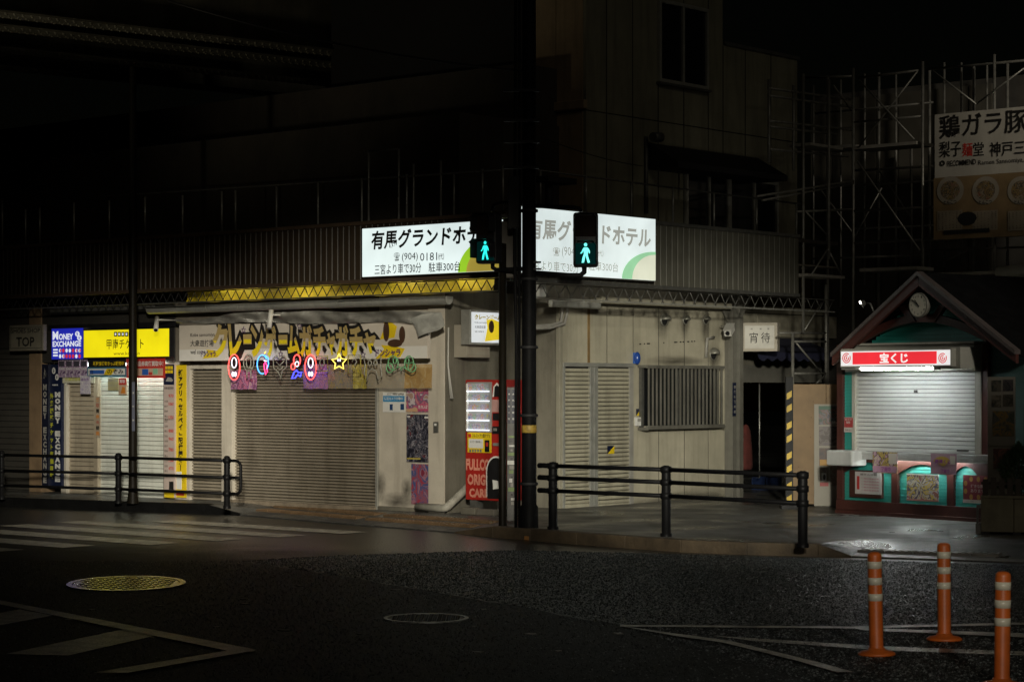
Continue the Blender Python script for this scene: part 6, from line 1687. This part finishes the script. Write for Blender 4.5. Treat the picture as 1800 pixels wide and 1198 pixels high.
# ------------------------------------------------------------------ guard rails
RAILM = mat('rail_black', (.006,.006,.0065), .45, var=.25, scale=15, spec=.10)
def guard_rail(label, posts, zt, zr, pr, rr, zb=.13, d_end=None, curl=None):
    t = thing('guard_rail', label, 'guard rail', loc=(posts[0].x, posts[0].y, zb), group='black guard rails along the kerb')
    o = Vector((posts[0].x, posts[0].y, zb))
    for k, p in enumerate(posts):
        q_ = p - o; 
        MB().lathe([(pr*1.25,-.01),(pr*1.25,.03),(pr,.04),(pr,zt-zb-.03),(pr*.86,zt-zb-.008),(pr*.4,zt-zb),(0,zt-zb)], q_.x, q_.y, 16).build('post', RAILM, t)
        for z in zr:
            b = MB().lathe([(pr+.002,z-zb-.035),(pr+.012,z-zb-.03),(pr+.012,z-zb+.03),(pr+.002,z-zb+.035)], q_.x, q_.y, 14)
            b.build('collar', RAILM, t)
    pp = ([d_end] if d_end is not None else []) + posts
    for a, c in zip(pp[:-1], pp[1:]):
        for z in zr:
            A_, C_ = a-o, c-o; A_.z = C_.z = z-zb
            MB().tube([A_, C_], rr, 8).build('rail', RAILM, t)
    if curl is not None:
        a = posts[-1]-o; n_ = curl; zt_, zb_ = zr[0]-zb, zr[-1]-zb; R_ = .09
        pts = [Vector((a.x,a.y,zt_))] + [Vector((a.x,a.y,0))+n_*(.17+R_*math.sin(k*.26))+Vector((0,0,zt_-R_+R_*math.cos(k*.26))) for k in range(7)] + [Vector((a.x,a.y,0))+n_*(.17+R_*math.cos(k*.26))+Vector((0,0,zb_+R_-R_*math.sin(k*.26))) for k in range(7)] + [Vector((a.x,a.y,zb_))]
        MB().tube(pts, rr, 8).build('end_loop', RAILM, t)
        MB().tube([Vector((a.x,a.y,zr[1]-zb)), Vector((a.x,a.y,zr[1]-zb))+n_*(.17+R_)], rr, 8).build('rail', RAILM, t)
    return t
lp_ = [ground(3, 876, .13), ground(208, 883, .13), ground(399, 892, .13)]
cd = (lp_[2]-lp_[1]).normalized()
guard_rail('black three bar guard rail with a looped end before the left shops', lp_, .84, (.775,.545,.325), .042, .021, d_end=lp_[0]+(lp_[0]-lp_[1]), curl=cd)
rp_ = [ground(972, 930, .13), ground(1171, 942, .13), ground(1411, 960, .13)]
g = guard_rail('black three bar guard rail from the signal pole towards the kiosk', rp_, .915, (.868,.728,.578), .052, .024)
# short stub that reaches left from the first post
a = rp_[0]-Vector((rp_[0].x, rp_[0].y, .13)); dd = (rp_[0]-rp_[1]).normalized()
for z in (.868,.728,.578): MB().tube([Vector((0,0,z-.13)), Vector((0,0,z-.13))+dd*.22], .03, 10).build('rail_stub', RAILM, g)

# ------------------------------------------------------------------ poles and signals
POLE = mat('pole_black', (.006,.006,.0065), .55, var=.3, scale=10, spec=.06)
pp = ground(233.5, 883, .13)
t = thing('thin_pole', 'slim dark pole standing behind the left guard rail', 'pole', loc=pp)
MB().lathe([(.085,-.01),(.07,.12),(.060,.3),(.058,3.0),(.05,6.2)], n=18).build('shaft', mat('pole_brown', (.008,.0065,.004), .5, var=.4, scale=6, spec=.1), t)
pl = MB().box(-.002, .042, -.075, -.065, 1.02, 1.72).build('name_plate', NAVY, t, bev=.003)
MB().vtext('京町筋', .006, .034, 1.08, 1.66, -.078, .02).build('lettering', GREYP, pl)
sp = ground(930, 927, .13)
t = thing('signal_pole', 'thick black traffic signal pole standing at the corner kerb', 'signal pole', loc=sp)
MB().lathe([(.11,-.01),(.105,.25),(.088,.27),(.083,3.0),(.078,8)], n=24).build('shaft', POLE, t)
MB().lathe([(.0865,1.115),(.0905,1.12),(.0905,1.20),(.0865,1.205)], n=24).build('yellow_band', mat('band_yellow', (.30,.20,.03), .6, var=.5, scale=20), t)
MB().tube([(-.115,-.02,.0),(-.115,-.02,8)], .016, 7).build('conduit', POLE, t)
MB().tube([(-.155,.0,.0),(-.15,.0,2.2),(-.17,.02,3.2),(-.15,.0,8)], .02, 7).build('conduit', POLE, t)
for z in (.5,1.3,2.1,2.9,3.7,4.5): MB().lathe([(.10,z),(.106,z+.005),(.106,z+.03),(.10,z+.035)], n=20).build('strap', BLACKM, t)
for z in (4.2, 4.5, 4.75, 5.1): MB().box(-.30, .12, -.14, -.08, z, z+.03).build('bracket', BLACKM, t)
MB().box(-.25, -.12, -.2, -.08, 3.5, 4.1).build('control_box', BLACKM, t, bev=.01)
p2 = ground(883.5, 924, .13)
t2 = thing('thin_pole', 'thin dark pole in front of the vending machine', 'pole', loc=p2)
MB().lathe([(.05,-.01),(.046,.1),(.045,3.35),(.0,3.36)], n=16).build('shaft', mat('pole_brown'), t2)
MB().box(-.02, .14, .0, .16, 2.95, 3.62).build('control_cabinet', mat('cabinet_brown', (.07,.06,.042), .6, var=.3), t2, bev=.01)
MB().box(-.04, .06, -.03, .1, 3.66, 3.70).build('bracket', BROWN, t2)
# stickered post between the two poles
p3_ = ground(899, 915, .13)
t3 = thing('stickered_post', 'short grey post covered with stickers between the two poles', 'post', loc=p3_)
MB().box(-.055, .055, -.03, .03, 0, 1.65).build('post', mat('post_grey', (.11,.11,.105), .5, var=.4, scale=10), t3, bev=.006)
b = MB(); b.use(NAVY).box(-.05, -.01, -.036, -.031, 1.2, 1.62).box(.0, .045, -.036, -.031, 1.2, 1.62); b.use(WHITEP).vtext('神戸駅三宮', -.042, -.018, 1.22, 1.60, -.039, .02).vtext('大丸旧居留', .01, .036, 1.22, 1.60, -.039, .02)
for k in range(16): b.use((GREYP, WHITEP, BLACK, mat('sticker_green', (.2,.3,.1), .5))[k % 4]).box(random.uniform(-.05,0), random.uniform(.01,.05), -.034-.0004*k, -.031, .2+k*.055, .2+k*.055+random.uniform(.02,.05))
b.build('sticker', None, t3)

# pedestrian signals
TEALM = mat('walk_green', (.02,.3,.28), .3, emit=(.03,.92,.80), es=1.25)
RIM = mat('walk_glow', (.0,.008,.008), .8, spec=.03, emit=(.0,.16,.15), es=.06)
LENSD = mat('dark_lens', (.008,.005,.004), .8, spec=.04, var=.5, scale=30)
def walk_signal(label, px, py0, py1, Y, rz):
    c = Vector(((px-900)/FPX*Y, Y, CAMH+(HY-py1)/FPX*Y)); H_ = (py1-py0)/FPX*Y
    t = thing('pedestrian_signal', label, 'pedestrian signal', loc=c, group='pedestrian signals at the corner')
    t.rotation_euler[2] = rz
    w = .145; h = H_/2
    HB = mat('signal_housing', (.007,.007,.0075), .5, var=.2, spec=.12)
    for k in range(2):
        z = h*k
        if k == 0: MB().box(-w, w, -.06, .10, .004, H_-.004).build('housing', HB, t, bev=.03)
        v = MB().tube([(-w*.82,-.06,z+.05),(-w*.86,-.18,z+.09),(-w*.86,-.20,z+h-.06),(-w*.6,-.21,z+h-.025),(w*.6,-.21,z+h-.025),(w*.86,-.20,z+h-.06),(w*.86,-.18,z+.09),(w*.82,-.06,z+.05)], .006, 4)
        hd = MB(); hp_ = [(-w*.86,z+.07),(-w*.86,z+h-.07),(-w*.62,z+h-.02),(w*.62,z+h-.02),(w*.86,z+h-.07),(w*.86,z+.07)]
        for (a, b_) in zip(hp_[:-1], hp_[1:]):
            hd.idx([(a[0],-.055,a[1]),(b_[0],-.055,b_[1]),(b_[0],-.20,b_[1]-.0),(a[0],-.20,a[1])], [(0,1,2,3)])
        o = hd.build('hood', HB, t); md = o.modifiers.new('thick','SOLIDIFY'); md.thickness = .006
        MB().box(-w*.8, w*.8, -.066, -.058, z+.035, z+h-.04).build('lens', RIM if k == 0 else LENSD, t, bev=.003)
    zc = h*.5; s_ = h*.40
    b = MB()
    b.face([(.0+.11*s_*1.35*math.cos(k*.45), -.070, zc+s_*.78+.16*s_*math.sin(k*.45)) for k in range(14)])
    for poly in ([(-.18,.58),(.20,.58),(.30,.45),(.20,-.08),(-.16,-.08),(-.20,.2)],
                 [(-.14,.56),(-.24,.5),(-.40,.14),(-.52,.02),(-.46,-.06),(-.34,.02),(-.16,.36)],
                 [(.16,.56),(.30,.48),(.42,.22),(.42,.0),(.32,-.02),(.30,.18),(.16,.34)],
                 [(-.16,-.06),(.06,-.06),(-.04,-.36),(-.16,-.92),(-.38,-.92),(-.30,-.40)],
                 [(.02,-.06),(.20,-.06),(.28,-.40),(.44,-.90),(.22,-.94),(.06,-.44)]):
        b.face([(x*s_*.92, -.0702-.0003*len(b.f), zc+z*s_*.92) for x, z in poly])
    b.build('walking_figure', TEALM, t)
    return t
walk_signal('pedestrian signal with green walking figure, on the right arm before the grey lettering', 1029.5, 373, 470, 25.2, math.radians(-3))
walk_signal('pedestrian signal with green walking figure, left one turned aside before the black lettering', 858, 373, 464, 25.6, math.radians(-30))
def P(px, py, Y): return Vector(((px-900)/FPX*Y, Y, CAMH+(HY-py)/FPX*Y)) - sp
b = MB(); arms = []
b.tube([P(935,479,25.4), P(1000,484,25.3), P(1020,484,25.3), P(1027,478,25.3), P(1027,470,25.3)], .030, 10)
arms.append(b); b = MB()
b.tube([P(935,362,25.4), P(1000,364,25.3), P(1018,366,25.3), P(1022,372,25.3)], .024, 10)
arms.append(b); b = MB()
b.tube([P(925,472,25.4), P(885,474,25.6), P(872,474,25.65), P(866,470,25.65), P(866,463,25.65)], .026, 10)
arms.append(b); b = MB()
b.tube([P(925,356,25.4), P(880,356,25.6), P(868,360,25.65), P(864,372,25.65)], .020, 10)
arms.append(b)
for b in arms: b.build('arm', POLE, t)
b = MB()
for z in (3.02, 3.10): MB().box(.05, .14, -.11, -.08, z, z+.02).build('clamp', BLACKM, t)

# ------------------------------------------------------------------ orange delineators
ORA = mat('orange_rubber', (.52,.112,.016), .42, var=.2, scale=10, streak=.25)
REF = mat('reflective_band', (.56,.53,.42), .35, var=.15, scale=20)
def bollard_parts(root):
    r = .046
    MB().lathe([(.0,0),(.125,0),(.125,.012),(.105,.024),(.06,.034),(.052,.05),(0,.05)], n=28).build('base', ORA, root)
    MB().lathe([(r+.004,.04),(r,.06),(r,.655),(r*.95,.672),(r*.6,.684),(0,.688)], n=24).build('post', ORA, root)
    for z in (.385, .492, .600): MB().lathe([(r+.0005,z-.024),(r+.002,z-.0235),(r+.002,z+.0235),(r+.0005,z+.024)], n=24).build('reflective_band', REF, root)
b0 = None
for k, (px, py, lab) in enumerate(((1541,1150,'orange post with pale bands nearest the dark kerb rail, left of three'),(1660,1124,'orange post with pale bands set farthest back, middle of three'),(1761,1205,'orange post with pale bands cut by the frame, right of three'))):
    p = ground(px, py, .004)
    t = thing('delineator_post', lab, 'delineator post', loc=p, group='orange delineator posts in the road')
    if b0 is None:
        bollard_parts(t); b0 = t
    else:
        for ch in list(b0.children):
            c = ch.copy(); COL.objects.link(c); c.parent = t
    t.rotation_euler = (random.uniform(-.01,.01), .02 if k == 0 else random.uniform(-.02,.02), random.uniform(0,6))

# overhead wires
WIRE = mat('wire', (.012,.012,.012), .6)
def wire(label, pts, r=.012, m=WIRE):
    A = pts
    tag(MB().tube(A, r, 5).build('overhead_wire', m), label, 'wire')
def sag(a, c, s_, n=14): return [a+(c-a)*k/n - Vector((0,0,s_*4*(k/n)*(1-k/n))) for k in range(n+1)]
wire('dark wire sagging from the tracks to the signal pole', sag(Vector((-4.3, 27, 6.6)), sp+Vector((0,0,5.35)), .12), .014)
wire('thin wire crossing the tower wall above the right canopy', sag(R.pt(R.u(950,.4), -.4, R.z(950,240,.4)), R.pt(R.u(1130,.2), -.2, R.z(1130,292,.2)), .05), .006)
